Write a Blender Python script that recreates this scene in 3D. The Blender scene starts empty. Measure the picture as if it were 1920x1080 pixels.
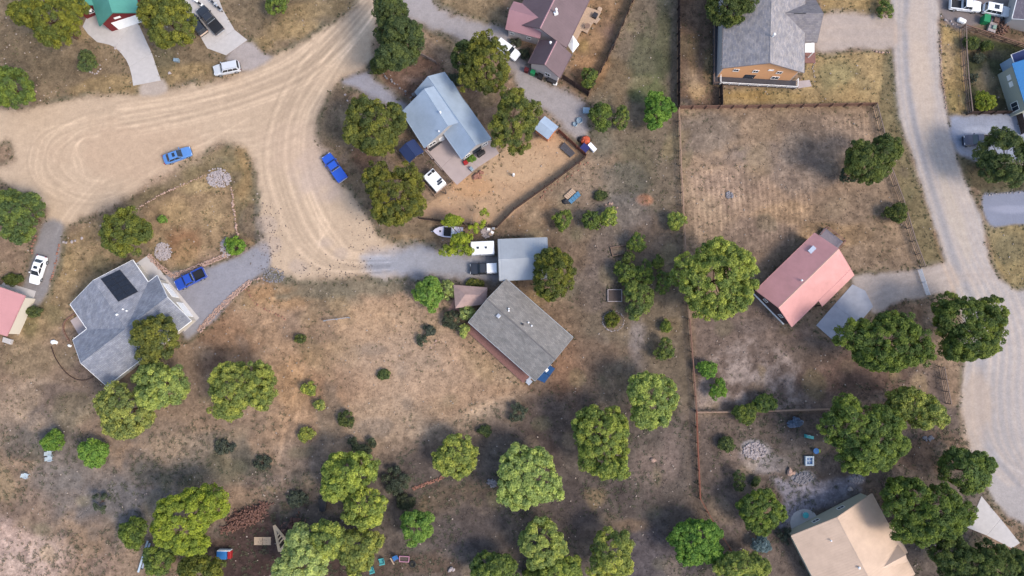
import bpy, bmesh, math, random
import numpy as np
from mathutils import Vector, Matrix, Euler

scene = bpy.context.scene
col = scene.collection
R_ = math.radians

# ------------------------------------------------------------------ camera
CAM_H, TILT, F = 115.0, R_(5.4), 1280.0
cd = bpy.data.cameras.new('camera'); cam = bpy.data.objects.new('camera', cd); col.objects.link(cam)
cd.sensor_width = 36.0; cd.lens = 24.0; cd.clip_start = 0.5; cd.clip_end = 3000
cam.location = (0, 0, CAM_H); cam.rotation_euler = (TILT, 0, 0)
scene.camera = cam

# ------------------------------------------------------------------ sky and sun
SUN_AZ, SUN_EL = R_(-28), R_(48)          # direction towards the sun, measured from +X
w = bpy.data.worlds.new('World'); scene.world = w; w.use_nodes = True
nt = w.node_tree; bg = nt.nodes['Background']
sky = nt.nodes.new('ShaderNodeTexSky'); sky.sky_type = 'NISHITA'; sky.sun_disc = False
sky.sun_elevation = SUN_EL; sky.sun_rotation = math.pi/2 - SUN_AZ
sky.air_density = 1.0; sky.dust_density = 2.0; sky.ozone_density = 1.0
nt.links.new(sky.outputs[0], bg.inputs[0]); bg.inputs[1].default_value = 0.145
sd = bpy.data.lights.new('sun', 'SUN'); sun = bpy.data.objects.new('sun', sd); col.objects.link(sun)
sd.energy = 1.35; sd.angle = R_(18); sd.color = (1.0, 0.88, 0.74)
sv = Vector((math.cos(SUN_EL)*math.cos(SUN_AZ), math.cos(SUN_EL)*math.sin(SUN_AZ), math.sin(SUN_EL)))
sun.rotation_euler = sv.to_track_quat('Z', 'Y').to_euler()
sun.location = (0, 0, 80)
scene.view_settings.view_transform = 'Standard'; scene.view_settings.look = 'None'
scene.view_settings.exposure = 1.1; scene.view_settings.gamma = 1.0
scene.render.engine = 'CYCLES'

# ------------------------------------------------------------------ helpers
CT, ST = math.cos(TILT), math.sin(TILT)
def P(px, py, z=0.0):
    """photo pixel -> world point at height z"""
    dx, dy, dz = (px-960)/F, -(py-540)/F, -1.0
    d = Vector((dx, dy*CT - dz*ST, dy*ST + dz*CT))
    k = (z - CAM_H)/d.z
    return Vector((d.x*k, d.y*k, z))
def ray(px, py):
    dx, dy, dz = (px-960)/F, -(py-540)/F, -1.0
    return Vector((dx, dy*CT - dz*ST, dy*ST + dz*CT))
def to_px(X, Y, Z=0.0):
    z = Z - CAM_H
    yc = Y*CT + z*ST; zc = -Y*ST + z*CT
    return 960 + F*X/(-zc), 540 - F*yc/(-zc)
PXM = 11.1                                   # pixels per metre on the ground under the camera

def lin(c):
    c = c/255.0
    return c/12.92 if c <= 0.04045 else ((c+0.055)/1.055)**2.4
ALB = 1.55
def A(r, g, b, k=ALB):
    """base colour from the tone a level sunlit surface has in the photo"""
    return (lin(r)/k, lin(g)/k, lin(b)/k)

ORG = {}
def link(o, parent=None):
    col.objects.link(o)
    if parent is not None: o.parent = parent
    return o
def tag(o, label=None, cat=None, group=None, kind=None):
    if label: o['label'] = label
    if cat: o['category'] = cat
    if group: o['group'] = group
    if kind: o['kind'] = kind
    return o
def empty(name, loc, label, cat, group=None, rz=0.0):
    o = bpy.data.objects.new(name, None); o.empty_display_size = 0.5
    o.location = loc; o.rotation_euler = (0, 0, rz); link(o)
    ORG[o] = Vector(loc)
    return tag(o, label, cat, group)

class MB:
    """collects simple shapes into one mesh"""
    def __init__(s): s.v = []; s.f = []
    def add(s, vs, fs):
        n = len(s.v); s.v += [tuple(p) for p in vs]; s.f += [tuple(i+n for i in f) for f in fs]; return s
    def box(s, c, size, rz=0.0, rx=0.0, ry=0.0):
        m = Euler((rx, ry, rz)).to_matrix(); c = Vector(c); h = Vector(size)*0.5
        vs = [c + m @ Vector((x*h.x, y*h.y, z*h.z)) for z in (-1, 1) for x, y in ((-1,-1),(1,-1),(1,1),(-1,1))]
        return s.add(vs, [(3,2,1,0),(4,5,6,7),(0,1,5,4),(1,2,6,5),(2,3,7,6),(3,0,4,7)])
    def prism(s, pts, z0, z1):
        """vertical prism over a polygon of (x,y) points"""
        if sum((b[0]-a[0])*(b[1]+a[1]) for a, b in zip(pts, pts[1:]+pts[:1])) > 0: pts = pts[::-1]
        n = len(pts)
        vs = [(p[0], p[1], z0) for p in pts] + [(p[0], p[1], z1) for p in pts]
        return s.add(vs, [tuple(range(n))[::-1], tuple(range(n, 2*n))] + [(i, (i+1) % n, n+(i+1) % n, n+i) for i in range(n)])
    def slab(s, pts, th):
        """sloping slab: polygon of 3D points, thickness th downwards"""
        pts = [Vector(p) for p in pts]; n = len(pts)
        nz = sum((b.x-a.x)*(b.y+a.y) for a, b in zip(pts, pts[1:]+pts[:1]))
        if nz > 0: pts = pts[::-1]
        lo = [p - Vector((0, 0, th)) for p in pts]
        return s.add(lo + pts, [tuple(range(n))[::-1], tuple(range(n, 2*n))] + [(i, (i+1) % n, n+(i+1) % n, n+i) for i in range(n)])
    def wall(s, pts, nrm, th):
        """upright plate: polygon of 3D points, thickness th against the normal"""
        pts = [Vector(p) for p in pts]; n = len(pts); nrm = Vector(nrm)
        nn = (pts[1]-pts[0]).cross(pts[2]-pts[0])
        if nn.dot(nrm) < 0: pts = pts[::-1]
        bk = [p - nrm*th for p in pts]
        return s.add(bk + pts, [tuple(range(n))[::-1], tuple(range(n, 2*n))] + [(i, (i+1) % n, n+(i+1) % n, n+i) for i in range(n)])
    def tube(s, p0, p1, r0, r1=None, n=6):
        r1 = r0 if r1 is None else r1
        p0, p1 = Vector(p0), Vector(p1); d = (p1-p0).normalized()
        a = d.orthogonal().normalized(); b = d.cross(a)
        vs = []
        for p, r in ((p0, r0), (p1, r1)):
            vs += [p + (a*math.cos(2*math.pi*i/n) + b*math.sin(2*math.pi*i/n))*r for i in range(n)]
        return s.add(vs, [(i, (i+1) % n, n+(i+1) % n, n+i) for i in range(n)] + [tuple(range(n))[::-1], tuple(range(n, 2*n))])
    def lathe(s, c, prof, n=14):
        c = Vector(c); vs = []
        for r, z in prof:
            vs += [c + Vector((r*math.cos(2*math.pi*i/n), r*math.sin(2*math.pi*i/n), z)) for i in range(n)]
        fs = []
        for k in range(len(prof)-1):
            fs += [(k*n+i, k*n+(i+1) % n, (k+1)*n+(i+1) % n, (k+1)*n+i) for i in range(n)]
        m = (len(prof)-1)*n
        fs += [tuple(range(n))[::-1], tuple(range(m, m+n))]
        return s.add(vs, fs)
    def rock(s, c, size, rng, rz=None):
        """irregular stone of 14 or so faces"""
        c = Vector(c); rz = rng.uniform(0, 6.28) if rz is None else rz
        m = Euler((0, 0, rz)).to_matrix(); vs = []
        for z, k in ((-0.5, 0.8), (0.1, 1.0), (0.5, 0.55)):
            for i in range(6):
                a = i*math.pi/3; q = k*rng.uniform(0.8, 1.15)*0.5
                vs.append(c + m @ Vector((math.cos(a)*q*size[0], math.sin(a)*q*size[1], z*size[2]*rng.uniform(0.85, 1.1))))
        fs = [(k*6+i, k*6+(i+1) % 6, k*6+6+(i+1) % 6, k*6+6+i) for k in (0, 1) for i in range(6)]
        return s.add(vs, fs + [(12,13,14,15,16,17), (5,4,3,2,1,0)])
    def loft(s, secs):
        """rings of equal point counts joined up, ends capped"""
        n = len(secs[0]); vs = [p for r in secs for p in r]; fs = []
        for k in range(len(secs)-1):
            fs += [(k*n+i, k*n+(i+1) % n, (k+1)*n+(i+1) % n, (k+1)*n+i) for i in range(n)]
        m = (len(secs)-1)*n
        return s.add(vs, fs + [tuple(range(n))[::-1], tuple(range(m, m+n))])
    def build(s, name, mat, parent=None, world=True, smooth=False, bevel=0.0):
        me = bpy.data.meshes.new(name)
        o = bpy.data.objects.new(name, me)
        org = ORG.get(parent) if (parent is not None and world) else None
        vs = [tuple(Vector(p)-org) for p in s.v] if org is not None else s.v
        me.from_pydata(vs, [], s.f); me.materials.append(mat)
        if smooth or bevel > 0:
            bm = bmesh.new(); bm.from_mesh(me)
            bmesh.ops.recalc_face_normals(bm, faces=bm.faces)
            if bevel > 0:
                bmesh.ops.bevel(bm, geom=bm.edges[:], offset=bevel, segments=2, affect='EDGES', profile=0.5, clamp_overlap=True)
            for f in bm.faces: f.smooth = smooth
            bm.to_mesh(me); bm.free()
        me.update(); link(o, parent)
        if parent is not None: ORG[o] = ORG.get(parent, Vector((0, 0, 0)))
        return o
def thing(mb, name, mat, label, cat, group=None, **k):
    """a thing that is one mesh: origin moved to its base"""
    vs = np.array([tuple(v) for v in mb.v]); c = Vector((float(vs[:,0].mean()), float(vs[:,1].mean()), float(vs[:,2].min())))
    mb.v = [tuple(Vector(v)-c) for v in mb.v]
    o = mb.build(name, mat, **k); o.location = c; ORG[o] = c
    return tag(o, label, cat, group)

# ------------------------------------------------------------------ materials
MC = {}
def mat(name, base, var=0.18, scale=2.0, rough=0.85, metal=0.0, bump=0.0, spec=0.3, coat=0.0, detail=6.0, stretch=None, rot=0.0):
    if name in MC: return MC[name]
    m = bpy.data.materials.new(name); m.use_nodes = True; n = m.node_tree; L = n.links
    b = n.nodes['Principled BSDF']; b.inputs['Roughness'].default_value = rough; b.inputs['Metallic'].default_value = metal
    b.inputs['Specular IOR Level'].default_value = spec
    if coat: b.inputs['Coat Weight'].default_value = coat; b.inputs['Coat Roughness'].default_value = 0.08
    g = n.nodes.new('ShaderNodeNewGeometry'); mp = n.nodes.new('ShaderNodeMapping'); mp.vector_type = 'POINT'
    mp.inputs['Rotation'].default_value = (0, 0, -rot); mp.inputs['Scale'].default_value = stretch or (1, 1, 1)
    L.new(g.outputs['Position'], mp.inputs[0])
    no = n.nodes.new('ShaderNodeTexNoise'); no.inputs['Scale'].default_value = scale; no.inputs['Detail'].default_value = detail
    no.inputs['Roughness'].default_value = 0.65
    L.new(mp.outputs[0], no.inputs['Vector'])
    cr = n.nodes.new('ShaderNodeValToRGB'); cr.color_ramp.elements[0].position = 0.28; cr.color_ramp.elements[1].position = 0.72
    cr.color_ramp.elements[0].color = tuple(c*(1-var) for c in base) + (1,)
    cr.color_ramp.elements[1].color = tuple(min(1, c*(1+var)) for c in base) + (1,)
    L.new(no.outputs['Fac'], cr.inputs[0]); L.new(cr.outputs[0], b.inputs['Base Color'])
    if bump:
        bp = n.nodes.new('ShaderNodeBump'); bp.inputs['Strength'].default_value = bump; bp.inputs['Distance'].default_value = 0.05
        L.new(no.outputs['Fac'], bp.inputs['Height']); L.new(bp.outputs[0], b.inputs['Normal'])
    MC[name] = m; return m

def shingle(name, c1, c2, rot, rough=0.9):
    """asphalt shingles: courses of tabs of mixed tone, running along the eave"""
    if name in MC: return MC[name]
    m = bpy.data.materials.new(name); m.use_nodes = True; n = m.node_tree; L = n.links
    b = n.nodes['Principled BSDF']; b.inputs['Roughness'].default_value = rough; b.inputs['Specular IOR Level'].default_value = 0.25
    g = n.nodes.new('ShaderNodeNewGeometry'); mp = n.nodes.new('ShaderNodeMapping'); mp.inputs['Rotation'].default_value = (0, 0, -rot)
    L.new(g.outputs['Position'], mp.inputs[0])
    br = n.nodes.new('ShaderNodeTexBrick'); L.new(mp.outputs[0], br.inputs['Vector'])
    br.inputs['Scale'].default_value = 1.0; br.inputs['Brick Width'].default_value = 0.55; br.inputs['Row Height'].default_value = 0.22
    br.inputs['Mortar Size'].default_value = 0.018; br.inputs['Mortar Smooth'].default_value = 0.6; br.inputs['Bias'].default_value = -0.1
    br.inputs['Color1'].default_value = c1 + (1,); br.inputs['Color2'].default_value = c2 + (1,)
    br.inputs['Mortar'].default_value = tuple(0.55*x for x in c2) + (1,)
    no = n.nodes.new('ShaderNodeTexNoise'); no.inputs['Scale'].default_value = 0.9; no.inputs['Detail'].default_value = 8
    no.inputs['Roughness'].default_value = 0.7
    L.new(mp.outputs[0], no.inputs['Vector'])
    mx = n.nodes.new('ShaderNodeMix'); mx.data_type = 'RGBA'; mx.blend_type = 'MULTIPLY'; mx.inputs['Factor'].default_value = 1.0
    cr = n.nodes.new('ShaderNodeValToRGB'); cr.color_ramp.elements[0].position = 0.3; cr.color_ramp.elements[1].position = 0.7
    cr.color_ramp.elements[0].color = (0.72, 0.72, 0.72, 1); cr.color_ramp.elements[1].color = (1.15, 1.15, 1.15, 1)
    L.new(no.outputs['Fac'], cr.inputs[0]); L.new(br.outputs['Color'], mx.inputs['A']); L.new(cr.outputs[0], mx.inputs['B'])
    L.new(mx.outputs['Result'], b.inputs['Base Color'])
    bp = n.nodes.new('ShaderNodeBump'); bp.inputs['Strength'].default_value = 0.5; bp.inputs['Distance'].default_value = 0.03
    L.new(br.outputs['Fac'], bp.inputs['Height']); bp.invert = True; L.new(bp.outputs[0], b.inputs['Normal'])
    MC[name] = m; return m

def vcol_mat(name, rough=0.95, nscale=9.0, amt=0.32, bump=0.0, transl=0.0, spec=0.15):
    """material that takes its colour from the mesh's own colour attribute, with fine grain on top"""
    m = bpy.data.materials.new(name); m.use_nodes = True; n = m.node_tree; L = n.links
    b = n.nodes['Principled BSDF']; b.inputs['Roughness'].default_value = rough; b.inputs['Specular IOR Level'].default_value = spec
    at = n.nodes.new('ShaderNodeAttribute'); at.attribute_name = 'Col'
    out = at.outputs['Color']
    if amt:
        g = n.nodes.new('ShaderNodeNewGeometry')
        n1 = n.nodes.new('ShaderNodeTexNoise'); n1.inputs['Scale'].default_value = nscale; n1.inputs['Detail'].default_value = 5; n1.inputs['Roughness'].default_value = 0.75
        n2 = n.nodes.new('ShaderNodeTexNoise'); n2.inputs['Scale'].default_value = nscale*0.3; n2.inputs['Detail'].default_value = 6; n2.inputs['Roughness'].default_value = 0.7
        L.new(g.outputs['Position'], n1.inputs['Vector']); L.new(g.outputs['Position'], n2.inputs['Vector'])
        ad = n.nodes.new('ShaderNodeMath'); ad.operation = 'ADD'; L.new(n1.outputs['Fac'], ad.inputs[0]); L.new(n2.outputs['Fac'], ad.inputs[1])
        mr = n.nodes.new('ShaderNodeMapRange'); mr.inputs['From Min'].default_value = 0.65; mr.inputs['From Max'].default_value = 1.35
        mr.inputs['To Min'].default_value = 1-amt; mr.inputs['To Max'].default_value = 1+amt; L.new(ad.outputs[0], mr.inputs['Value'])
        # the grain is scaled by the alpha of the colour attribute (rough grass 1, packed road small)
        ml = n.nodes.new('ShaderNodeMix'); ml.data_type = 'FLOAT'; L.new(at.outputs['Alpha'], ml.inputs['Factor'])
        ml.inputs['A'].default_value = 1.0; L.new(mr.outputs[0], ml.inputs['B'])
        vm = n.nodes.new('ShaderNodeVectorMath'); vm.operation = 'SCALE'; L.new(out, vm.inputs[0]); L.new(ml.outputs['Result'], vm.inputs['Scale'])
        out = vm.outputs[0]
        if bump:
            bp = n.nodes.new('ShaderNodeBump'); bp.inputs['Strength'].default_value = bump; bp.inputs['Distance'].default_value = 0.12
            L.new(n1.outputs['Fac'], bp.inputs['Height']); L.new(bp.outputs[0], b.inputs['Normal'])
    L.new(out, b.inputs['Base Color'])
    if transl:
        tr = n.nodes.new('ShaderNodeBsdfTranslucent'); L.new(out, tr.inputs['Color'])
        mx = n.nodes.new('ShaderNodeMixShader'); mx.inputs[0].default_value = transl
        L.new(b.outputs[0], mx.inputs[1]); L.new(tr.outputs[0], mx.inputs[2])
        L.new(mx.outputs[0], n.nodes['Material Output'].inputs['Surface'])
    MC[name] = m; return m
def set_col(me, arr):
    a = me.color_attributes.new('Col', 'FLOAT_COLOR', 'POINT')
    a.data.foreach_set('color', np.ascontiguousarray(arr, dtype=np.float32).ravel())
def fast_mesh(name, V, Fq, k, C=None):
    """mesh from numpy arrays; Fq has k corners per face"""
    me = bpy.data.meshes.new(name); me.vertices.add(len(V)); me.vertices.foreach_set('co', V.astype(np.float32).ravel())
    me.loops.add(Fq.size); me.loops.foreach_set('vertex_index', Fq.astype(np.int32).ravel())
    me.polygons.add(len(Fq)); me.polygons.foreach_set('loop_start', np.arange(0, Fq.size, k, dtype=np.int32))
    me.update(calc_edges=True)
    if C is not None: set_col(me, C)
    return me

# ------------------------------------------------------------------ numpy noise and px-space shapes
_lat = np.random.RandomState(7).rand(257, 257); _lat[256, :] = _lat[0, :]; _lat[:, 256] = _lat[:, 0]
def vnoise(x, y, s, seed=0):
    x = (x/s + seed*17.31) % 256; y = (y/s + seed*29.77) % 256
    i = np.floor(x).astype(int); j = np.floor(y).astype(int); fx = x-i; fy = y-j; i %= 256; j %= 256
    fx = fx*fx*(3-2*fx); fy = fy*fy*(3-2*fy)
    return (_lat[i, j]*(1-fx)+_lat[i+1, j]*fx)*(1-fy) + (_lat[i, j+1]*(1-fx)+_lat[i+1, j+1]*fx)*fy
def fbm(x, y, s, seed=0, o=4):
    t = 0; a = 0.5; n = 0
    for k in range(o):
        t = t + a*vnoise(x, y, s/2**k, seed+k*3.7); n += a; a *= 0.55
    return t/n
def sdf_poly(U, V, poly):
    """signed distance in px (negative inside)"""
    d = np.full(U.shape, 1e9); ins = np.zeros(U.shape, bool); n = len(poly)
    for k in range(n):
        (x0, y0), (x1, y1) = poly[k], poly[(k+1) % n]
        ex, ey = x1-x0, y1-y0; t = np.clip(((U-x0)*ex+(V-y0)*ey)/(ex*ex+ey*ey+1e-9), 0, 1)
        d = np.minimum(d, (U-x0-t*ex)**2+(V-y0-t*ey)**2)
        c = ((y0 > V) != (y1 > V)) & (U < ex*(V-y0)/((y1-y0) or 1e-9)+x0)
        ins ^= c
    d = np.sqrt(d); return np.where(ins, -d, d)
def sdf_line(U, V, pts):
    d = np.full(U.shape, 1e9)
    for (x0, y0), (x1, y1) in zip(pts, pts[1:]):
        ex, ey = x1-x0, y1-y0; t = np.clip(((U-x0)*ex+(V-y0)*ey)/(ex*ex+ey*ey+1e-9), 0, 1)
        d = np.minimum(d, (U-x0-t*ex)**2+(V-y0-t*ey)**2)
    return np.sqrt(d)
def smooth(pts, n=6, closed=False):
    p = [np.array(q, float) for q in pts]; out = []; m = len(p)
    rng = range(m) if closed else range(m-1)
    for i in rng:
        if closed: a, b, c, d = p[i-1], p[i], p[(i+1) % m], p[(i+2) % m]
        else: a, b, c, d = p[max(i-1, 0)], p[i], p[i+1], p[min(i+2, m-1)]
        for k in range(n):
            t = k/n
            out.append(tuple(0.5*((2*b)+(c-a)*t+(2*a-5*b+4*c-d)*t*t+(3*b-a-3*c+d)*t**3)))
    if not closed: out.append(tuple(p[-1]))
    return out
def sstep(a, b, x):
    t = np.clip((x-a)/(b-a), 0, 1); return t*t*(3-2*t)

# ================================================================== GROUND, ROADS, DRIVEWAYS
def outer(a, b, lo, hi):
    e = [0.5*1.5**k for k in range(1, 18)]
    xs = np.arange(a, b+1e-6, 0.25)
    L = [a-q for q in np.cumsum(e) if a-q > lo][::-1]; H = [b+q for q in np.cumsum(e) if b+q < hi]
    return np.concatenate([[lo], L, xs, H, [hi]])
gx = outer(-97, 97, -900, 900); gy = outer(-40, 67, -900, 900)
GX, GY = np.meshgrid(gx, gy)                       # rows: y
U, V = to_px(GX, GY)
NX, NY = len(gx), len(gy)
wob = (fbm(GX, GY, 5.0, 1)-0.5)*14 + (fbm(GX, GY, 1.3, 2)-0.5)*12     # px, breaks up edges
wob2 = (fbm(GX, GY, 9.0, 5, 5)-0.5)*2                                # -1..1 blotches
wob3 = (fbm(GX, GY, 1.6, 6, 4)-0.5)*2
wob4 = (fbm(GX, GY, 22.0, 9, 4)-0.5)*2

COL = np.empty(U.shape+(4,)); COL[..., :3] = A(146, 121, 98); COL[..., 3] = 1.0
def lay(mask, c, grain=None):
    m = mask[..., None]
    COL[..., :3] = COL[..., :3]*(1-m) + np.array(c)*m
    if grain is not None: COL[..., 3] = COL[..., 3]*(1-mask) + grain*mask
def sub(x0, y0, x1, y1, pad=40):
    """grid window that covers a px box"""
    a = P(x0-pad, y1+pad); b = P(x1+pad, y0-pad); c = P(x0-pad, y0-pad); d = P(x1+pad, y1+pad)
    i0 = np.searchsorted(gx, min(a.x, c.x)); i1 = np.searchsorted(gx, max(b.x, d.x)); j0 = np.searchsorted(gy, a.y); j1 = np.searchsorted(gy, b.y)
    return slice(max(j0-1, 0), j1+1), slice(max(i0-1, 0), i1+1)
def patch(px, py, rx, ry, c, s=1.0, rot=0, rag=0.75, grain=None):
    """natural patch of ground (soft ragged ellipse, px)"""
    r = max(rx, ry)*1.6; w_ = sub(px-r, py-r, px+r, py+r)
    u = U[w_]-px; v = V[w_]-py; a = R_(rot); x = u*math.cos(a)+v*math.sin(a); y = -u*math.sin(a)+v*math.cos(a)
    q = np.sqrt((x/rx)**2+(y/ry)**2) + rag*wob2[w_] + 0.35*rag*wob3[w_]
    m = sstep(1.25, 0.55, q)*s
    mm = m[..., None]; cc = COL[w_]
    cc[..., :3] = cc[..., :3]*(1-mm)+np.array(c)*mm
    if grain is not None: cc[..., 3] = cc[..., 3]*(1-m)+grain*m
def area(poly, c, s=1.0, soft=12, rag=1.0, grain=None, speck=None):
    xs = [p[0] for p in poly]; ys = [p[1] for p in poly]; w_ = sub(min(xs), min(ys), max(xs), max(ys))
    d = sdf_poly(U[w_], V[w_], poly) + rag*wob[w_]
    m = sstep(soft, -soft, d)*s
    if speck: m = m*np.clip(0.5+speck*wob3[w_]+0.6*wob2[w_], 0, 1)
    mm = m[..., None]; cc = COL[w_]
    cc[..., :3] = cc[..., :3]*(1-mm)+np.array(c)*mm
    if grain is not None: cc[..., 3] = cc[..., 3]*(1-m)+grain*m
def stroke(pts, width, k, s=1.0, n=6, rag=0.35):
    """worn track: multiplies the colour along a line"""
    pts = smooth(pts, n) if n else pts
    xs = [p[0] for p in pts]; ys = [p[1] for p in pts]; w_ = sub(min(xs), min(ys), max(xs), max(ys), 10)
    d = sdf_line(U[w_], V[w_], pts)
    m = np.exp(-(d/width)**2)*s*np.clip(0.8+0.9*wob2[w_]*rag*1.5+0.2*wob3[w_], 0.2, 1.2)
    COL[w_][..., :3] *= (1+m[..., None]*(np.array(k)-1))

rng_rows = random.Random(2)
# ---- broad tones of the land
G_TAN = A(172, 142, 110); G_BROWN = A(118, 98, 80); G_GREY = A(122, 106, 94); G_DARK = A(92, 78, 70)
G_ORANGE = A(178, 138, 98); G_OLIVE = A(120, 108, 76); G_LITTER = A(104, 80, 66); G_GOLD = A(172, 140, 90)
area([(-300,-300),(720,-300),(700,30),(620,60),(500,110),(300,180),(80,200),(-300,220)], A(136,116,90), 0.9, 30)
for p in ((60,90,70,50),(115,130,40,30),(330,110,60,25),(560,20,80,30),(480,20,60,40),(640,15,50,25),(70,130,50,30)): patch(*p, c=A(116,100,78), s=0.55)
for p in ((100,60,40,25),(190,160,70,16),(270,165,50,12),(345,135,50,20),(560,55,70,25),(590,20,60,20),(480,85,40,16),(150,60,30,20)): patch(*p, c=A(168,140,96), s=0.6, rot=-10)
area([(245,400),(390,315),(440,340),(450,450),(330,505),(240,480)], A(160,132,98), 0.9, 14)
area([(180,420),(300,340),(420,268),(458,272),(480,330),(488,440),(440,460),(435,340),(400,318),(250,395)], A(128,112,80), 0.8, 9)
patch(345,460,42,36, A(142,102,72), 0.8); patch(330,400,30,24, A(176,146,104), 0.7); patch(400,400,26,40, A(178,150,110), 0.5); patch(380,350,40,14, A(172,148,106), 0.6)
patch(455,320,18,60, A(168,134,90), 0.6); patch(470,420,14,40, A(150,120,84), 0.7)
area([(90,450),(220,400),(280,480),(150,560),(110,620),(60,650),(20,640),(70,560)], A(150,126,92), 0.85, 20)
patch(130,500,30,50, A(170,142,100), 0.6); patch(150,560,20,20, A(168,140,98), 0.7)
patch(55,670,60,40, A(150,128,98), 0.7); patch(80,760,90,50, A(166,142,118), 0.75); patch(150,700,50,40, A(122,104,88), 0.6)
patch(100,590,36,30, A(120,110,76), 0.5); patch(60,610,24,30, A(104,100,62), 0.5)
# centre field
area([(430,560),(560,530),(700,530),(800,550),(880,620),(1000,730),(960,760),(760,810),(560,830),(420,780)], A(168,136,106), 0.95, 26)
patch(520,560,70,30, A(180,142,102), 0.7); patch(690,600,110,50, A(180,144,106), 0.7); patch(600,640,40,50, A(176,140,100), 0.5); patch(770,700,120,60, A(176,144,114), 0.7)
patch(640,720,60,40, A(158,122,92), 0.6); patch(540,720,40,60, A(172,136,98), 0.5); patch(640,560,60,26, A(126,114,92), 0.6); patch(560,610,60,36, A(124,106,92), 0.5); patch(480,640,50,50, A(152,124,98), 0.6)
patch(430,640,70,60, A(150,112,82), 0.6); patch(400,680,40,30, A(120,92,74), 0.6); patch(700,655,30,14, A(120,112,102), 0.5); patch(800,680,40,16, A(146,124,102), 0.5)
area([(640,770),(760,730),(820,790),(980,735),(1040,720),(1000,760),(840,815),(720,840),(640,830)], A(172,148,122), 0.6, 22)
patch(380,850,130,40, A(162,140,116), 0.75, rot=5); patch(330,840,60,20, A(176,150,122), 0.5); patch(470,770,60,60, A(140,120,102), 0.6)
# west slope and bottom left
patch(140,900,170,100, A(122,110,100), 0.9); patch(230,960,120,80, A(118,112,108), 0.85); patch(40,950,70,90, A(138,112,92), 0.7); patch(25,880,40,60, A(158,126,94), 0.6)
patch(60,1050,110,50, A(192,164,146), 0.85); patch(30,1010,60,30, A(192,162,144), 0.7); patch(170,1060,80,30, A(150,122,104), 0.6); patch(180,1000,50,40, A(132,106,82), 0.6)
patch(420,870,70,50, A(116,106,94), 0.6); patch(560,860,80,60, A(138,120,104), 0.6); patch(120,740,40,20, A(112,96,86), 0.6); patch(160,690,26,30, A(108,92,84), 0.5)
# dark litter ground, bottom middle
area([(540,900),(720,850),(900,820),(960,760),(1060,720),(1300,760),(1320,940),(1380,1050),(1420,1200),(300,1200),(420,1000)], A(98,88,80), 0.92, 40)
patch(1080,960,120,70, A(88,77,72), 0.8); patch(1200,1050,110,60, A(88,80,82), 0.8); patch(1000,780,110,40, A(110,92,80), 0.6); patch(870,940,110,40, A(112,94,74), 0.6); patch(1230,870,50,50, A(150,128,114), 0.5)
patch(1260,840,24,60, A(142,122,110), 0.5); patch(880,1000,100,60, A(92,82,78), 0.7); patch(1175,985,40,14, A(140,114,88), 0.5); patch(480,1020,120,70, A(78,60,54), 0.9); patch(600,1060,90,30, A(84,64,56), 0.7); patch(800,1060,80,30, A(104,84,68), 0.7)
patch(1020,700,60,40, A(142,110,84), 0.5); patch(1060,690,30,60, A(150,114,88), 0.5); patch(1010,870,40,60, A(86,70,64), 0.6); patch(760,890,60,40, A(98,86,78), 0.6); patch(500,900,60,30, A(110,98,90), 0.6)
# middle strip between the yards
area([(1110,190),(1200,-60),(1268,-60),(1270,200),(1280,470),(1290,620),(1300,760),(1240,780),(1120,700),(1060,560),(1020,460),(960,440),(1000,380),(1100,300)], A(118,104,86), 0.9, 18)
patch(1210,110,40,90, A(98,98,72), 0.7); patch(1150,150,30,60, A(130,108,80), 0.7); patch(1245,60,22,90, A(84,86,60), 0.7); patch(1120,120,20,60, A(140,106,70), 0.5, rot=25); patch(1220,170,36,30, A(112,116,72), 0.6)
patch(1150,320,50,40, A(152,126,100), 0.7); patch(1090,320,40,50, A(158,132,106), 0.8); patch(1060,380,60,36, A(150,124,100), 0.7); patch(1190,300,40,60, A(108,98,76), 0.7); patch(1170,340,40,40, A(104,102,92), 0.5)
patch(1210,375,14,9, A(186,130,96), 0.8); patch(1220,450,60,40, A(136,112,92), 0.6); patch(1100,470,70,40, A(126,102,82), 0.6); patch(1110,540,40,40, A(128,112,100), 0.6); patch(1060,600,40,40, A(128,106,84), 0.5)
patch(1195,630,24,50, A(146,134,128), 0.7); patch(1190,680,40,20, A(132,118,108), 0.5); patch(1130,660,60,30, A(134,108,88), 0.6); patch(980,440,90,30, A(120,100,80), 0.7); patch(1010,400,40,20, A(156,124,92), 0.6, rot=-35)
# red-soil slope beside the road lobe, island by the pickup
area([(588,260),(592,220),(610,185),(635,155),(655,170),(700,300),(760,420),(800,410),(830,440),(830,470),(740,462),(700,420),(640,330),(602,300)], A(122,104,82), 0.9, 8)
patch(625,200,24,40, A(134,112,90), 0.7); patch(680,290,24,40, A(128,96,76), 0.7); patch(760,450,50,14, A(160,132,98), 0.7); patch(700,400,20,30, A(124,98,80), 0.6)
area([(500,500),(560,522),(700,520),(760,524),(780,545),(660,560),(520,560)], A(122,112,92), 0.8, 8)
patch(520,515,30,18, A(112,110,98), 0.8)
patch(500,545,50,20, A(176,136,96), 0.6); patch(490,400,12,70, A(122,120,104), 0.6); patch(500,470,16,40, A(126,122,108), 0.6)
# north of the blue-roofed house
area([(700,120),(790,100),(900,160),(920,200),(830,130),(760,200),(720,160)], A(120,92,76), 0.9, 10)
patch(830,80,50,14, A(172,142,108), 0.8, rot=25); patch(770,150,30,10, A(150,122,104), 0.6, rot=20)
area([(815,-60),(960,-60),(940,50),(870,35),(815,0)], A(146,124,94), 0.9, 12); patch(900,45,40,10, A(168,140,100), 0.6, rot=20)
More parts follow.
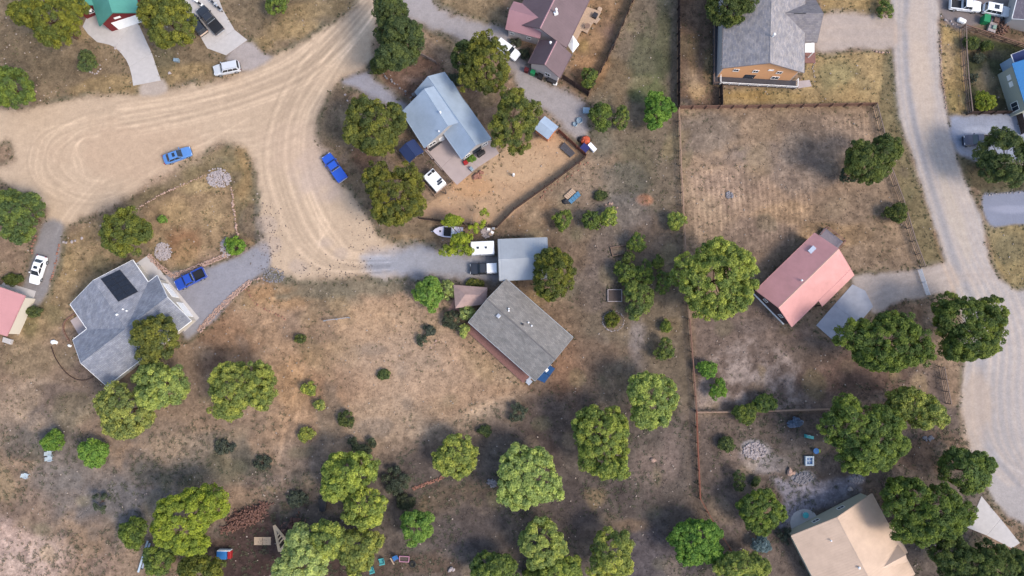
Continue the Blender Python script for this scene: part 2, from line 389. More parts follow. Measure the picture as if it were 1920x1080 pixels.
# sandy yard of the blue-roofed house
area([(783,406),(930,424),(1098,292),(1048,248),(1000,262),(940,285),(900,318),(857,348),(818,372),(790,385)], A(194,158,124), 1.0, 3, 0.25, grain=0.6)
patch(880,350,40,18, A(200,154,112), 0.7); patch(960,310,60,30, A(204,172,136), 0.6); patch(830,400,50,14, A(174,138,112), 0.6); patch(960,385,50,16, A(178,146,118), 0.5, rot=-35)
area([(745,290),(770,262),(796,284),(848,342),(816,366)], A(118,100,86), 1.0, 3, 0.2)
area([(1100,165),(1188,0),(1188,-60),(1120,-60),(1060,120)], A(150,118,86), 0.9, 6, 0.5)
patch(1110,120,30,20, A(176,136,98), 0.8); patch(1140,60,30,40, A(120,96,84), 0.7); patch(1095,85,20,20, A(150,124,76), 0.6)
# right-hand fields
area([(1272,205),(1640,199),(1655,245),(1715,455),(1760,495),(1600,520),(1420,470),(1282,480)], A(150,126,102), 0.95, 5, 0.5)
patch(1340,230,80,30, A(136,114,92), 0.7); patch(1480,240,150,24, A(150,126,98), 0.4); patch(1560,260,100,40, A(148,126,108), 0.5); patch(1370,330,90,60, A(158,132,112), 0.6); patch(1330,300,60,30, A(166,138,108), 0.4)
patch(1500,380,120,60, A(150,122,98), 0.5); patch(1480,400,60,20, A(168,136,100), 0.5); patch(1600,400,80,40, A(130,110,90), 0.6); patch(1560,440,60,20, A(166,134,96), 0.6); patch(1660,450,40,40, A(142,118,92), 0.6); patch(1420,440,60,30, A(128,108,92), 0.7)
for k in range(24):                      # mown rows running down the field
    x = 1296+k*9.6+rng_rows.uniform(-1, 1)
    stroke([(x, 318+rng_rows.uniform(-14, 14)), (x+5, 380), (x+9, 448+rng_rows.uniform(-10, 14))], 2.3, (1.62, 1.6, 1.58), 0.95, 3)
for k in range(15):
    x = 1524+k*8.6+rng_rows.uniform(-1, 1)
    stroke([(x, 216+rng_rows.uniform(-6, 8)), (x+3, 255), (x+7, 296+rng_rows.uniform(-10, 10))], 2.3, (1.55, 1.53, 1.5), 0.95, 3)
patch(1340,250,70,44, A(136,122,108), 0.6, rag=0.8); patch(1400,290,60,30, A(128,116,108), 0.5, rag=0.8); patch(1500,330,60,30, A(132,118,106), 0.5, rag=0.8)
area([(1640,90),(1675,90),(1690,240),(1768,490),(1730,500),(1650,240),(1640,197)], A(126,112,80), 0.9, 5, 0.6)
area([(1510,100),(1660,92),(1648,195),(1355,198),(1355,165),(1500,165)], A(166,140,98), 0.95, 5, 0.6)
patch(1570,140,40,36, A(146,134,94), 0.7); patch(1600,170,40,20, A(178,146,98), 0.5); patch(1430,180,80,10, A(160,130,78), 0.6)
area([(1274,-60),(1350,-60),(1350,200),(1274,200)], A(114,92,74), 0.95, 3, 0.3); patch(1305,170,28,24, A(182,150,108), 0.8); patch(1300,110,12,50, A(164,130,92), 0.6); patch(1330,130,16,50, A(132,110,74), 0.6); patch(1285,190,20,12, A(92,88,84), 0.6)
area([(1535,-60),(1670,-60),(1672,30),(1540,28)], A(166,138,92), 0.9, 6)
area([(1300,600),(1420,560),(1480,620),(1560,640),(1640,690),(1770,690),(1780,770),(1308,772)], A(122,104,92), 0.95, 8, 0.6)
area([(1310,680),(1400,630),(1500,680),(1520,770),(1310,770)], A(160,142,130), 0.8, 14, 1, speck=1.9)
patch(1600,700,90,40, A(116,90,76), 0.7); patch(1520,660,50,30, A(104,90,78), 0.5); patch(1420,610,40,20, A(120,106,98), 0.5); patch(1690,590,50,30, A(140,108,82), 0.7); patch(1500,620,40,14, A(150,122,104), 0.5)
area([(1310,775),(1562,770),(1800,760),(1805,850),(1850,930),(1840,1100),(1400,1100),(1370,1030),(1314,935)], A(106,92,82), 0.95, 6, 0.5)
patch(1415,845,26,20, A(186,178,176), 0.9, grain=1.0); patch(1440,870,40,16, A(168,156,150), 0.7); patch(1500,860,40,40, A(108,98,90), 0.6); patch(1390,850,40,14, A(150,128,112), 0.6); patch(1370,960,30,40, A(124,110,104), 0.5)
area([(1440,890),(1500,905),(1600,895),(1620,920),(1560,945),(1520,960),(1490,985),(1462,990),(1465,930)], A(150,144,150), 0.85, 9)
patch(1505,897,20,12, A(166,170,180), 0.7, grain=1.0); patch(1605,900,16,9, A(178,172,180), 0.7); patch(1730,850,60,30, A(132,104,84), 0.8); patch(1760,840,40,40, A(150,120,96), 0.5)
area([(1764,40),(1800,60),(1812,205),(1800,218),(1778,210),(1766,150)], A(180,150,100), 1.0, 4, 0.5)
patch(1785,190,14,22, A(140,124,80), 0.6)
area([(1806,60),(1930,90),(1930,215),(1815,212)], A(76,78,52), 1.0, 4, 0.4); patch(1830,90,20,20, A(126,104,80), 0.6); patch(1860,140,30,40, A(84,82,58), 0.6)
area([(1798,292),(1950,292),(1950,362),(1845,364),(1812,345)], A(92,82,62), 1.0, 4, 0.5)
area([(1848,422),(1950,420),(1950,552),(1900,545),(1868,515)], A(150,130,90), 1.0, 5, 0.7); patch(1890,470,30,30, A(120,110,82), 0.6)
patch(1880,60,40,14, A(110,90,70), 0.7)
# paths and old wheel tracks across the dry field
for dx in (0, 17):
    stroke([(585+dx,660),(560+dx,720),(535+dx,800),(525+dx,860),(530+dx,905)], 3.4, (1.4, 1.38, 1.35), 0.85)
    stroke([(690+dx,800),(750+dx,735),(800+dx,700),(860+dx,655)], 4.0, (1.32, 1.3, 1.28), 0.8)
stroke([(770,815),(860,785),(930,750),(990,735)], 6, (1.4, 1.39, 1.36), 0.95)
stroke([(607,610),(608,660),(606,720)], 4.5, (1.1, 1.1, 1.13), 0.9)
stroke([(1100,580),(1160,620),(1195,690),(1190,760)], 7, (1.25, 1.25, 1.26), 0.7)
for k in range(6): stroke([(545+k*6,665),(535+k*5,725)], 1.6, (1.22, 1.15, 1.05), 0.8, 3)
patch(300,890,70,30, A(112,106,92), 0.6, rag=0.9); patch(440,850,40,40, A(88,86,74), 0.6, rag=0.9); patch(490,880,40,26, A(86,84,72), 0.6, rag=0.9); patch(560,900,30,30, A(96,90,80), 0.5, rag=0.9); patch(700,800,50,24, A(150,134,118), 0.5, rag=0.9)
patch(410,830,60,16, A(150,132,112), 0.5, rag=0.9); patch(620,790,24,50, A(120,112,98), 0.5, rag=0.9); patch(60,830,50,24, A(104,98,90), 0.6, rag=0.9); patch(110,900,60,30, A(136,126,116), 0.5, rag=0.9); patch(280,800,60,20, A(150,128,108), 0.5, rag=0.9)
patch(1150,460,60,50, A(124,112,104), 0.5, rag=0.9); patch(1130,250,40,60, A(116,112,96), 0.5, rag=0.9); patch(1160,400,50,30, A(132,122,114), 0.5, rag=0.9)
# straw, olive, bare and stony patches of every size
rp = random.Random(8); PAL = [A(178,150,106), A(170,146,116), A(118,112,82), A(128,118,106), A(112,96,82), A(186,160,128), A(146,132,96)]
for _ in range(330):
    a_ = rp.uniform(0.25, 1); patch(rp.uniform(0, 1920), rp.uniform(0, 1080), 10+38*a_*rp.random(), 8+26*a_*rp.random(), rp.choice(PAL), rp.uniform(0.18, 0.42), rot=rp.uniform(0, 180), rag=0.9)
COL[..., :3] *= np.array((1.07, 1.10, 1.145))
# blotches everywhere outside the roads
fine = (0.26*wob2+0.34*wob3+0.12*wob4)[..., None]
COL[..., :3] *= 1+fine*np.array((1.0, 1.0, 0.95))
gs = np.clip(wob4*1.6+0.2*wob2, 0, 1)[..., None]*0.22               # greyer sage tone here and there
lum = COL[..., :3].mean(-1, keepdims=True); COL[..., :3] = COL[..., :3]*(1-gs)+lum*np.array((0.98, 1.0, 0.92))*gs
stub = np.clip((fbm(GX, GY, 0.75, 12, 2)-0.56)*5, 0, 1)*np.clip(0.6+wob2, 0.15, 1)
COL[..., :3] *= (1-0.3*stub)[..., None]
pal = np.clip((fbm(GX, GY, 0.6, 15, 2)-0.60)*6, 0, 1)*np.clip(0.5-wob2, 0.1, 1)
COL[..., :3] *= (1+0.32*pal)[..., None]

area([(783,406),(930,424),(1098,292),(1048,248),(1000,262),(940,285),(900,318),(857,348),(818,372),(790,385)], A(200,166,132), 0.72, 4, 0.25, grain=0.35)
patch(880,350,44,20, A(206,162,120), 0.6, rag=0.5); patch(960,310,60,30, A(208,176,142), 0.6, rag=0.5); patch(830,398,50,14, A(184,150,124), 0.6, rag=0.5)
area([(610,590),(700,575),(800,600),(860,660),(900,720),(800,760),(680,760),(620,700)], A(184,156,130), 0.4, 40, 1.5)
# ---- roads: shared colour field, then each its own sheet
ROADS = []
def road(name, poly, c, soft=7, rag=0.9, grain=0.32, closed=True):
    poly = smooth(poly, 4, True)
    xs = [p[0] for p in poly]; ys = [p[1] for p in poly]; w_ = sub(min(xs), min(ys), max(xs), max(ys))
    d = sdf_poly(U[w_], V[w_], poly) + rag*wob[w_]
    m = sstep(soft, -soft, d); mm = m[..., None]; cc = COL[w_]
    base = np.array(c)*(1+0.07*wob2[w_]+0.05*wob3[w_]+0.05*wob4[w_])[..., None]
    cc[..., :3] = cc[..., :3]*(1-mm)+base*mm; cc[..., 3] = cc[..., 3]*(1-m)+grain*m
    ROADS.append((name, w_, d))
DIRT = A(212, 186, 158); GRAV = A(178, 172, 172)
road('dirt_road', [(700,-60),(668,6),(612,48),(560,84),(505,106),(452,136),(400,152),(340,164),(270,174),(200,181),(140,186),(95,193),(45,206),(0,206),(-60,205),
   (-60,268),(-5,268),(18,262),(28,285),(22,306),(-30,318),(20,350),(70,368),(92,395),(88,425),(112,432),(150,408),(212,385),(262,352),(310,324),(370,291),(418,268),(456,272),(478,310),(488,370),
   (498,430),(496,470),(508,500),(545,519),(600,522),(680,518),(745,520),(752,465),(718,444),(700,420),(676,385),(652,352),(620,330),(600,292),(590,258),(594,222),(610,186),(640,150),(685,128),(697,95),(705,50),(735,-60)], DIRT, 10, 1.1)
road('driveway', [(690,474),(740,464),(800,462),(860,470),(935,478),(936,524),(870,524),(800,522),(745,520),(690,512)], A(166,166,172), 16, 1.3)
road('driveway', [(640,152),(672,138),(696,140),(720,165),(750,188),(770,206),(748,214),(712,186),(668,168)], A(168,164,170), 7, 0.6)
road('driveway', [(725,-60),(780,-60),(812,5),(860,33),(928,50),(960,70),(982,108),(1004,142),(1050,168),(1088,186),(1102,232),(1098,262),(1062,246),(1030,212),(996,196),(972,160),(958,122),(916,94),(858,72),(806,52),(770,34),(735,20)], A(174,166,164), 10, 1.0)
road('driveway', [(372,506),(430,487),(480,462),(502,458),(505,500),(478,520),(440,556),(404,598),(372,622),(348,634),(330,600),(300,520)], A(160,158,164), 6, 0.5)
road('driveway', [(84,415),(120,420),(116,455),(105,505),(86,555),(60,580),(35,570),(52,520),(66,470)], A(152,146,144), 6, 0.6)
road('driveway', [(424,104),(464,75),(490,96),(512,108),(470,132),(440,128)], A(186,174,168), 5, 0.5)
road('driveway', [(262,158),(302,148),(312,172),(268,180)], A(196,180,166), 5, 0.4)
road('gravel_road', [(1674,-60),(1674,30),(1672,90),(1680,170),(1690,232),(1710,292),(1732,362),(1756,432),(1772,490),(1788,545),(1802,600),(1806,680),(1802,760),(1814,830),(1836,880),(1862,935),(1905,975),(1990,990),(1990,560),(1908,546),(1872,520),(1852,472),(1842,420),(1822,366),(1806,330),(1792,280),(1780,225),(1768,170),(1760,100),(1762,30),(1766,-60)], A(184,176,172), 6, 0.6)
road('driveway', [(1535,30),(1600,26),(1676,34),(1678,90),(1600,94),(1532,97)], A(192,176,164), 8, 0.9)
road('driveway', [(1764,-60),(1990,-60),(1990,62),(1890,52),(1835,48),(1803,56),(1768,32)], A(140,130,128), 5, 0.4)
road('driveway', [(1778,222),(1800,217),(1990,216),(1990,292),(1890,300),(1800,292)], A(160,166,182), 6, 0.5)
road('driveway', [(1598,522),(1650,513),(1720,505),(1770,490),(1792,512),(1794,546),(1740,553),(1690,562),(1640,588),(1620,560)], A(188,174,164), 6, 0.8)
# paved apron, darker and smoother
road('driveway', [(1842,368),(1880,362),(1990,358),(1990,418),(1905,420),(1856,422)], A(146,150,166), 3, 0.15, 0.1)

# low weeds fringing the worn road edges
DMIN = np.full(U.shape, 1e3)
for name, w_, d in ROADS: DMIN[w_] = np.minimum(DMIN[w_], d)
m = np.exp(-((DMIN-4.5)/5.0)**2)*np.clip(0.5+1.5*wob2+0.9*wob3, 0, 1)*0.7
COL[..., :3] = COL[..., :3]*(1-m[..., None])+np.array(A(108, 104, 84))*m[..., None]; COL[..., 3] = np.maximum(COL[..., 3], m)
# worn wheel tracks on the dirt road
loopA = [(700,-10),(640,62),(560,125),(470,165),(360,190),(250,205),(150,222),(85,250),(58,290),(66,335),(105,368),(165,380),(235,362),(310,315),(400,262),(480,225),(560,150),(650,60)]
rs = random.Random(3)
def shifted(pts, cx, cy, k, j): return [(cx+(x-cx)*k+rs.uniform(-j, j), cy+(y-cy)*k+rs.uniform(-j, j)) for x, y in pts]
for k in (1.03, 0.99, 0.95, 0.91, 0.86, 0.81, 0.75, 0.68, 0.6, 0.5):
    i0_ = rs.randint(3, 6); q = shifted(loopA[i0_:i0_+rs.randint(6, 10)], 240+rs.uniform(-14, 14), 288+rs.uniform(-8, 8), k, 7)
    lift = rs.choice((1.24, 1.2, 0.84))
    stroke(q, rs.uniform(1.5, 2.4), (lift, lift, lift), 0.85)
for k in range(11):
    o = -42+k*8.5
    stroke([(705+o*0.7+rs.uniform(-3,3),-10),(640+o*0.6,60+o*0.5),(560+o*0.5,128+o*0.6),(460+o*0.2,172+o*0.7),(340,205+o*0.75),(220,226+o*0.8)], rs.uniform(1.6, 2.8), (rs.choice((1.28, 1.22, 0.78, 0.84)),)*3, 0.9)
    stroke([(700+o*0.6,0),(640+o*0.7,70+o*0.3),(580+o*0.8,150+o*0.3),(545+o*0.9,220),(535+o,300),(555+o*1.1,380),(590+o*1.1,450-o*0.3),(640+o*0.6,490-o*0.5),(730,492-o*0.4)], rs.uniform(1.6, 2.8), (rs.choice((1.28, 1.22, 0.78, 0.84)),)*3, 0.85)
    stroke([(700,20+o*0.5),(620+o*0.4,130+o*0.2),(560+o,215+o*0.5),(480,265+o*0.8),(380,275+o*0.6),(260,330+o*0.6)], rs.uniform(1.5, 3), (rs.choice((1.16, 0.88)),)*3, 0.7)
for k in range(5): stroke([(560+k*9,330),(590+k*7,390),(600+k*4,440-k*3),(590,480-k*6),(560,490-k*8)], 2.0, (1.13,)*3, 0.8)
for k in (0, 14): stroke([(105+k,440),(125+k,400),(190+k,330),(260+k,250)], 2.2, (1.16,)*3, 0.9)
patch(600,330,60,70, A(206,186,176), 0.5); patch(250,280,160,50, A(206,176,148), 0.5); patch(560,280,60,60, A(216,188,164), 0.4)
patch(712,178,30,20, A(164,164,174), 0.5)
for k in range(9):
    o = -38+k*9.5
    stroke([(1720+o,-20),(1718+o,100),(1728+o,200),(1752+o*1.05,300),(1784+o*1.1,400),(1812+o*1.3,480),(1850+o*1.5,560),(1872+o*1.6,650),(1868+o*1.6,740),(1880+o*1.6,830),(1930+o,910)], rs.uniform(2.8, 5.0), rs.choice(((1.28,1.18,1.06),(1.32,1.22,1.1),(0.76,0.79,0.85),(0.84,0.87,0.92))), 0.85)
for k in range(7): stroke([(1815+k*9,700),(1822+k*10,780),(1850+k*9,840),(1900+k*6,880),(1960,900-k*6)], 3, (rs.choice((1.14, 0.92)),)*3, 0.8)
patch(1722,60,20,120, A(206,186,168), 0.6); patch(1732,190,20,120, A(210,190,170), 0.7, rot=-6); patch(1786,390,14,130, A(206,190,172), 0.65, rot=-18); patch(1830,760,30,80, A(204,182,162), 0.6); patch(1815,520,60,20, A(196,180,168), 0.4)
for k in (0, 16): stroke([(1620,560+k*0.8),(1690,530+k),(1770,505+k)], 3, (1.12,)*3, 0.8)
for k in (0, 22): stroke([(1540,52+k),(1680,50+k)], 4, (1.1, 1.08, 1.05), 0.8, 0)
patch(1830,245,40,10, A(190,196,212), 0.5); patch(1895,392,50,8, A(178,180,196), 0.5); patch(1820,262,40,4, A(110,118,136), 0.4)
for q in ((640,475),(610,455),(505,460),(500,420),(560,500),(700,470)): patch(q[0],q[1],18,14, A(190,172,160), 0.4)

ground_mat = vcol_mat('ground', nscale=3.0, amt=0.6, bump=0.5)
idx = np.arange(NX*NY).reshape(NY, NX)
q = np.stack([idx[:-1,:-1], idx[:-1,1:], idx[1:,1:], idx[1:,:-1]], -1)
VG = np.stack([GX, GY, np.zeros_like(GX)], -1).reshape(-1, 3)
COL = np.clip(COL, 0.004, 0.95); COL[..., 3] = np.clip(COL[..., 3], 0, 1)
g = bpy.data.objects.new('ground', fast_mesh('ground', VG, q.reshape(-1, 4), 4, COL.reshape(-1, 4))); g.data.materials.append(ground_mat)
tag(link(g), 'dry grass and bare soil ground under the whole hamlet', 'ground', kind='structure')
RL = iter(['pale dirt road with a turning loop and a lower lobe at left', 'grey gravel drive leading to the grey metal carport', 'short grey gravel drive at the blue-roofed house', 'grey gravel drive curving in from the top towards the purple-roofed house',
 'grey drive with the dark blue pickup by the left house', 'narrow drive under the white sedan at left', 'gravel apron between parked silver SUV and dirt road', 'short dirt apron below the curved concrete drive',
 'grey gravel road running down the right side', 'dusty drive from the orange gabled house to the gravel road', 'grey parking yard with two white vehicles in the top right corner', 'bluish gravel drive under the dark pickup at right',
 'gravel drive from the red-roofed house through the gate', 'dark paved drive at the right edge'])
GREEN_OK = np.ones(U.shape, bool)
OCC = []
for n_, (name, w_, d) in enumerate(ROADS):
    inside = d < 1.5
    sub_idx = idx[w_]
    f = inside[:-1,:-1] & inside[1:,:-1] & inside[:-1,1:] & inside[1:,1:]
    qq = np.stack([sub_idx[:-1,:-1][f], sub_idx[:-1,1:][f], sub_idx[1:,1:][f], sub_idx[1:,:-1][f]], -1)
    used, inv = np.unique(qq, return_inverse=True)
    vv = VG[used].copy(); vv[:,2] = 0.004 + 0.0015*n_
    o = bpy.data.objects.new(name, fast_mesh(name, vv, inv.reshape(-1, 4), 4, COL.reshape(-1, 4)[used])); o.data.materials.append(ground_mat)
    tag(link(o), next(RL), 'road' if 'road' in name else 'driveway', kind='structure')
    gw = GREEN_OK[w_]; gw &= ~(d < 0)
def ground_ok(x, y):
    i = min(max(int(np.searchsorted(gx, x)), 0), NX-1); j = min(max(int(np.searchsorted(gy, y)), 0), NY-1)
    return bool(GREEN_OK[j, i])
def block_poly(poly, grow=0):
    xs = [p[0] for p in poly]; ys = [p[1] for p in poly]; w_ = sub(min(xs), min(ys), max(xs), max(ys))
    gw = GREEN_OK[w_]; gw &= ~(sdf_poly(U[w_], V[w_], poly) < grow)

# ---- concrete
m_conc = mat('concrete', A(212, 206, 202), 0.09, 1.3, 0.9, bump=0.08)
m_concg = mat('grey_concrete', A(182, 184, 194), 0.14, 0.6, 0.9, bump=0.08)
m_concp = mat('pinkish_concrete', A(196, 180, 176), 0.08, 0.8, 0.9, bump=0.08)
def slabs(name, parts, m, label, cat='driveway', th=0.06, kind='structure'):
    """flat concrete: one piece per poured panel, with open joints between"""
    c = P(*parts[0][0]); root = bpy.data.objects.new(name, None); root.location = c; link(root); ORG[root] = c; tag(root, label, cat, kind=kind)
    for poly in parts:
        block_poly(poly, 2)
        pts = [P(*p) for p in poly]; mid = sum(pts, Vector())/len(pts)
        pts = [p + (mid-p).normalized()*0.02 for p in pts]
        MB().prism([(p.x, p.y) for p in pts], -0.05, th).build('slab', m, root)
    return root
slabs('concrete_driveway', [[(155,50),(165,64),(182,79),(205,84),(216,89),(255,34),(205,20),(165,28)],[(216,89),(228,101),(237,113),(243,126),(285,100),(255,34)],[(243,126),(247,142),(250,161),(302,151),(290,115),(285,100)]], m_conc, 'curved pale concrete driveway below the green-roofed house')
slabs('concrete_driveway', [[(352,30),(389,91),(440,56),(418,18),(400,-30),(330,-30)],[(389,91),(424,104),(464,75),(440,56)]], m_conc, 'pale concrete parking pad under the black pickup at top left')
slabs('concrete_driveway', [[(255,494),(278,478),(318,528),(295,552)],[(295,552),(318,528),(374,596),(346,622)]], m_conc, 'white concrete apron in front of the left house garage')
slabs('concrete_pad', [[(1598,533),(1622,545),(1637,575),(1610,607),(1564,571)],[(1564,571),(1610,607),(1575,650),(1530,610)]], m_concg, 'grey concrete pad beside the red-roofed house', 'pad')
slabs('concrete_driveway', [[(1840,930),(1876,973),(1850,1004),(1815,990),(1805,985),(1825,965)],[(1876,973),(1912,1018),(1897,1028),(1850,1004)]], m_conc, 'flared pale concrete driveway in the bottom right corner')
slabs('patio', [[(792,278),(826,316),(862,282),(826,246)],[(826,316),(857,347),(896,314),(862,282)],[(862,282),(896,314),(936,288),(916,252),(890,262)]], m_concp, 'pinkish concrete patio wrapped round the blue-roofed house', 'patio')
slabs('patio', [[(132,601),(151,589),(168,612),(148,628)]], m_concp, 'small purple-grey patio tucked behind the left house', 'patio')
slabs('patio', [[(1508+27*math.cos(a*0.393), 980+26*math.sin(a*0.393)) for a in range(16)]], m_conc, 'round white patio at the corner of the tan house', 'patio')
slabs('patio', [[(840,582),(850,562),(862,545),(880,560),(868,590),(856,600)]], mat('brick_paving', A(176,140,130), 0.2, 2.5, 0.9), 'reddish paved terrace beside the long grey house', 'patio')
slabs('garden_path', [[(2,535),(8,528),(68,546),(62,563),(38,556)]], m_conc, 'concrete walk along the small red-roofed house at left edge', 'path')
slabs('garden_path', [[(1496,152),(1518,150),(1522,162),(1496,166)]], m_concp, 'pinkish entry slab at the orange gabled house', 'path')

# ================================================================== HOUSES
m_white = mat('white_paint', (0.78, 0.78, 0.77), 0.05, 2, 0.6)
m_glass = mat('window_glass', (0.03, 0.04, 0.055), 0.1, 1, 0.08, spec=0.6)
m_dark = mat('dark_metal', (0.03, 0.03, 0.035), 0.2, 3, 0.5)
m_galv = mat('galvanised', (0.45, 0.47, 0.5), 0.12, 3, 0.4, metal=0.6)
m_black = mat('black_plastic', (0.018, 0.018, 0.02), 0.2, 4, 0.5)
m_rub = mat('rubber', (0.02, 0.02, 0.02), 0.2, 6, 0.8)
m_wood = mat('weathered_wood', A(150, 124, 108), 0.22, 5, 0.9)
m_deckw = mat('pale_deck_wood', A(206, 178, 152), 0.15, 4, 0.85)
m_deckb = mat('brown_deck_wood', A(152, 112, 104), 0.18, 4, 0.85)
m_deckd = mat('charcoal_deck', A(86, 84, 90), 0.18, 3, 0.8)

class G: pass
def gable(h, pts, ez, rise, roof_m, wall_m, ov=0.45, ovg=0.35, ribs=0.0, trim=m_white, walls=True, rib_h=0.010, ridge_cap=None, wall_ms=None, base=0.0):
    """gabled block: pts are the four roof corners in the photo (a-b along one eave, c-d along the other) at eave height"""
    a, b, c, d = [P(x, y, ez) for x, y in pts]
    g = G(); u = ((b-a)+(c-d)).normalized(); v = Vector((-u.y, u.x, 0))
    if v.dot(a-d) > 0: v = -v                      # a-b lies on the -v side
    ct = (a+b+c+d)/4; g.L = ((b-a).dot(u)+(c-d).dot(u))/2; g.W = ((d-a).dot(v)+(c-b).dot(v))/2
    g.u, g.v, g.c, g.ez, g.rise, g.base, g.ov, g.ovg = u, v, ct, ez, rise, base, ov, ovg
    def pt(s, t, z): return Vector((ct.x, ct.y, 0)) + u*s + v*t + Vector((0, 0, z))
    g.pt = pt; hl, hw = g.L/2, g.W/2; g.hl, g.hw = hl, hw; th = 0.16
    g.pitch = rise/hw; g.slopes = []
    for sg in (-1, 1):
        o = MB().slab([pt(-hl, sg*hw, ez), pt(hl, sg*hw, ez), pt(hl, 0, ez+rise), pt(-hl, 0, ez+rise)], th).build('roof_slope', roof_m, h)
        g.slopes.append(o)
        if ribs:
            mb = MB(); n = int(g.L/ribs)
            for k in range(n+1):
                s = -hl+0.04+(g.L-0.08)*k/n
                p0, p1 = pt(s, sg*(hw-0.01), ez+0.012), pt(s, 0, ez+rise+0.012); w2 = u*0.022; up = Vector((0, 0, rib_h))
                mb.add([p0-w2, p0+w2, p1+w2, p1-w2, p0-w2+up, p0+w2+up, p1+w2+up, p1-w2+up], [(3,2,1,0),(4,5,6,7),(0,1,5,4),(1,2,6,5),(2,3,7,6),(3,0,4,7)])
            tag(mb.build('roof_rib', roof_m, o), kind='stuff')
        # gutter along the eave, barge board up the gable
        ang = math.atan2(u.y, u.x)
        MB().box(pt(0, sg*(hw+0.05), ez-0.08), (g.L, 0.1, 0.12), ang).build('gutter', trim, h)
    for e in (-1, 1):
        mb = MB()
        for sg in (-1, 1):
            p0, p1 = pt(e*(hl+0.03), sg*hw, ez-0.09), pt(e*(hl+0.03), 0, ez+rise-0.09); w2 = u*0.025; up = Vector((0, 0, 0.085))
            mb.add([p0-w2-up, p0+w2-up, p1+w2-up, p1-w2-up, p0-w2+up, p0+w2+up, p1+w2+up, p1-w2+up], [(3,2,1,0),(4,5,6,7),(0,1,5,4),(1,2,6,5),(2,3,7,6),(3,0,4,7)])
        mb.build('barge_board', trim, h)
    mb = MB(); ang = math.atan2(u.y, u.x)
    p0, p1 = pt(-hl, 0, ez+rise+0.03), pt(hl, 0, ez+rise+0.03); w2 = v*0.14; dn = Vector((0, 0, 0.14*g.pitch+0.02))
    mb.add([p0-w2-dn, p0, p0+w2-dn, p1-w2-dn, p1, p1+w2-dn], [(0,1,4,3),(1,2,5,4)])
    mb.build('ridge_cap', ridge_cap or roof_m, h)
    if walls:
        wl, ww = hl-ovg, hw-ov; zt = ez+ov*g.pitch-th-0.01; zr = ez+rise-th-0.01
        wm = wall_ms or [wall_m]*4
        MB().wall([pt(-wl, -ww, base), pt(wl, -ww, base), pt(wl, -ww, zt), pt(-wl, -ww, zt)], -v, 0.14).build('wall', wm[0], h)
        MB().wall([pt(-wl, ww, base), pt(wl, ww, base), pt(wl, ww, zt), pt(-wl, ww, zt)], v, 0.14).build('wall', wm[1], h)
        for e, k in ((-1, 2), (1, 3)):
            i = ww-0.14
            MB().wall([pt(e*wl, -i, base), pt(e*wl, i, base), pt(e*wl, i, zt), pt(e*wl, 0, zr), pt(e*wl, -i, zt)], u*e, 0.14).build('wall', wm[k], h)
    block_poly([tuple(p) for p in pts], -3)
    return g
def face(g, side):
    """frame of a wall: centre, run direction, outward normal"""
    if side in ('a', 'b'):
        sg = -1 if side == 'a' else 1
        return g.pt(0, sg*(g.hw-g.ov), 0), g.u, g.v*sg
    e = -1 if side == 'e0' else 1
    return g.pt(e*(g.hl-g.ovg), 0, 0), g.v, g.u*e
def window(h, g, side, s, z, w_=1.1, hh=1.1, frame=m_white, pane=m_glass, name='window', mull=True):
    o, r, n = face(g, side); c = o+r*s+Vector((0, 0, z)); k = 0.09
    mb = MB()
    def rect(cx, cz, ww, wh, th): mb.wall([c+r*(cx-ww/2)+Vector((0,0,cz-wh/2))+n*th, c+r*(cx+ww/2)+Vector((0,0,cz-wh/2))+n*th, c+r*(cx+ww/2)+Vector((0,0,cz+wh/2))+n*th, c+r*(cx-ww/2)+Vector((0,0,cz+wh/2))+n*th], n, th)
    rect(-w_/2+k/2, 0, k, hh, 0.07); rect(w_/2-k/2, 0, k, hh, 0.07); rect(0, hh/2-k/2, w_-2*k, k, 0.065); rect(0, -hh/2+k/2, w_-2*k, k, 0.065)
    if mull: rect(0, 0, 0.05, hh-2*k, 0.055)
    f = mb.build(name, frame, h)
    p = MB().wall([c+r*x+Vector((0,0,y))+n*0.03 for x, y in ((-w_/2+k,-hh/2+k),(w_/2-k,-hh/2+k),(w_/2-k,hh/2-k),(-w_/2+k,hh/2-k))], n, 0.028)
    p.build('pane', pane, f)
def door(h, g, side, s, w_=0.95, hh=2.05, m=m_white, z0=0.02, name='door', panels=0):
    o, r, n = face(g, side); c = o+r*s
    d = MB().wall([c+r*x+Vector((0,0,z))+n*0.05 for x, z in ((-w_/2,z0),(w_/2,z0),(w_/2,z0+hh),(-w_/2,z0+hh))], n, 0.049).build(name, m, h)
    if panels:
        for k in range(panels):
            z = z0+hh*(k+0.5)/panels; q = hh/panels*0.42
            MB().wall([c+r*x+Vector((0,0,y))+n*0.075 for x, y in ((-w_/2+0.06,z-q),(w_/2-0.06,z-q),(w_/2-0.06,z+q),(-w_/2+0.06,z+q))], n, 0.024).build('door_panel', m, d)
    else:
        MB().box(c+r*(w_*0.36)+n*0.08+Vector((0,0,z0+1.0)), (0.06, 0.06, 0.12)).build('handle', m_galv, d)
def on_slope(g, px, py, sg):
    e = g.pt(0, sg*g.hw, g.ez); nrm = Vector((g.v.x*sg*g.rise, g.v.y*sg*g.rise, g.hw)).normalized()
    d = ray(px, py); o = Vector((0, 0, CAM_H)); k = (e-o).dot(nrm)/d.dot(nrm)
    return o+d*k, nrm
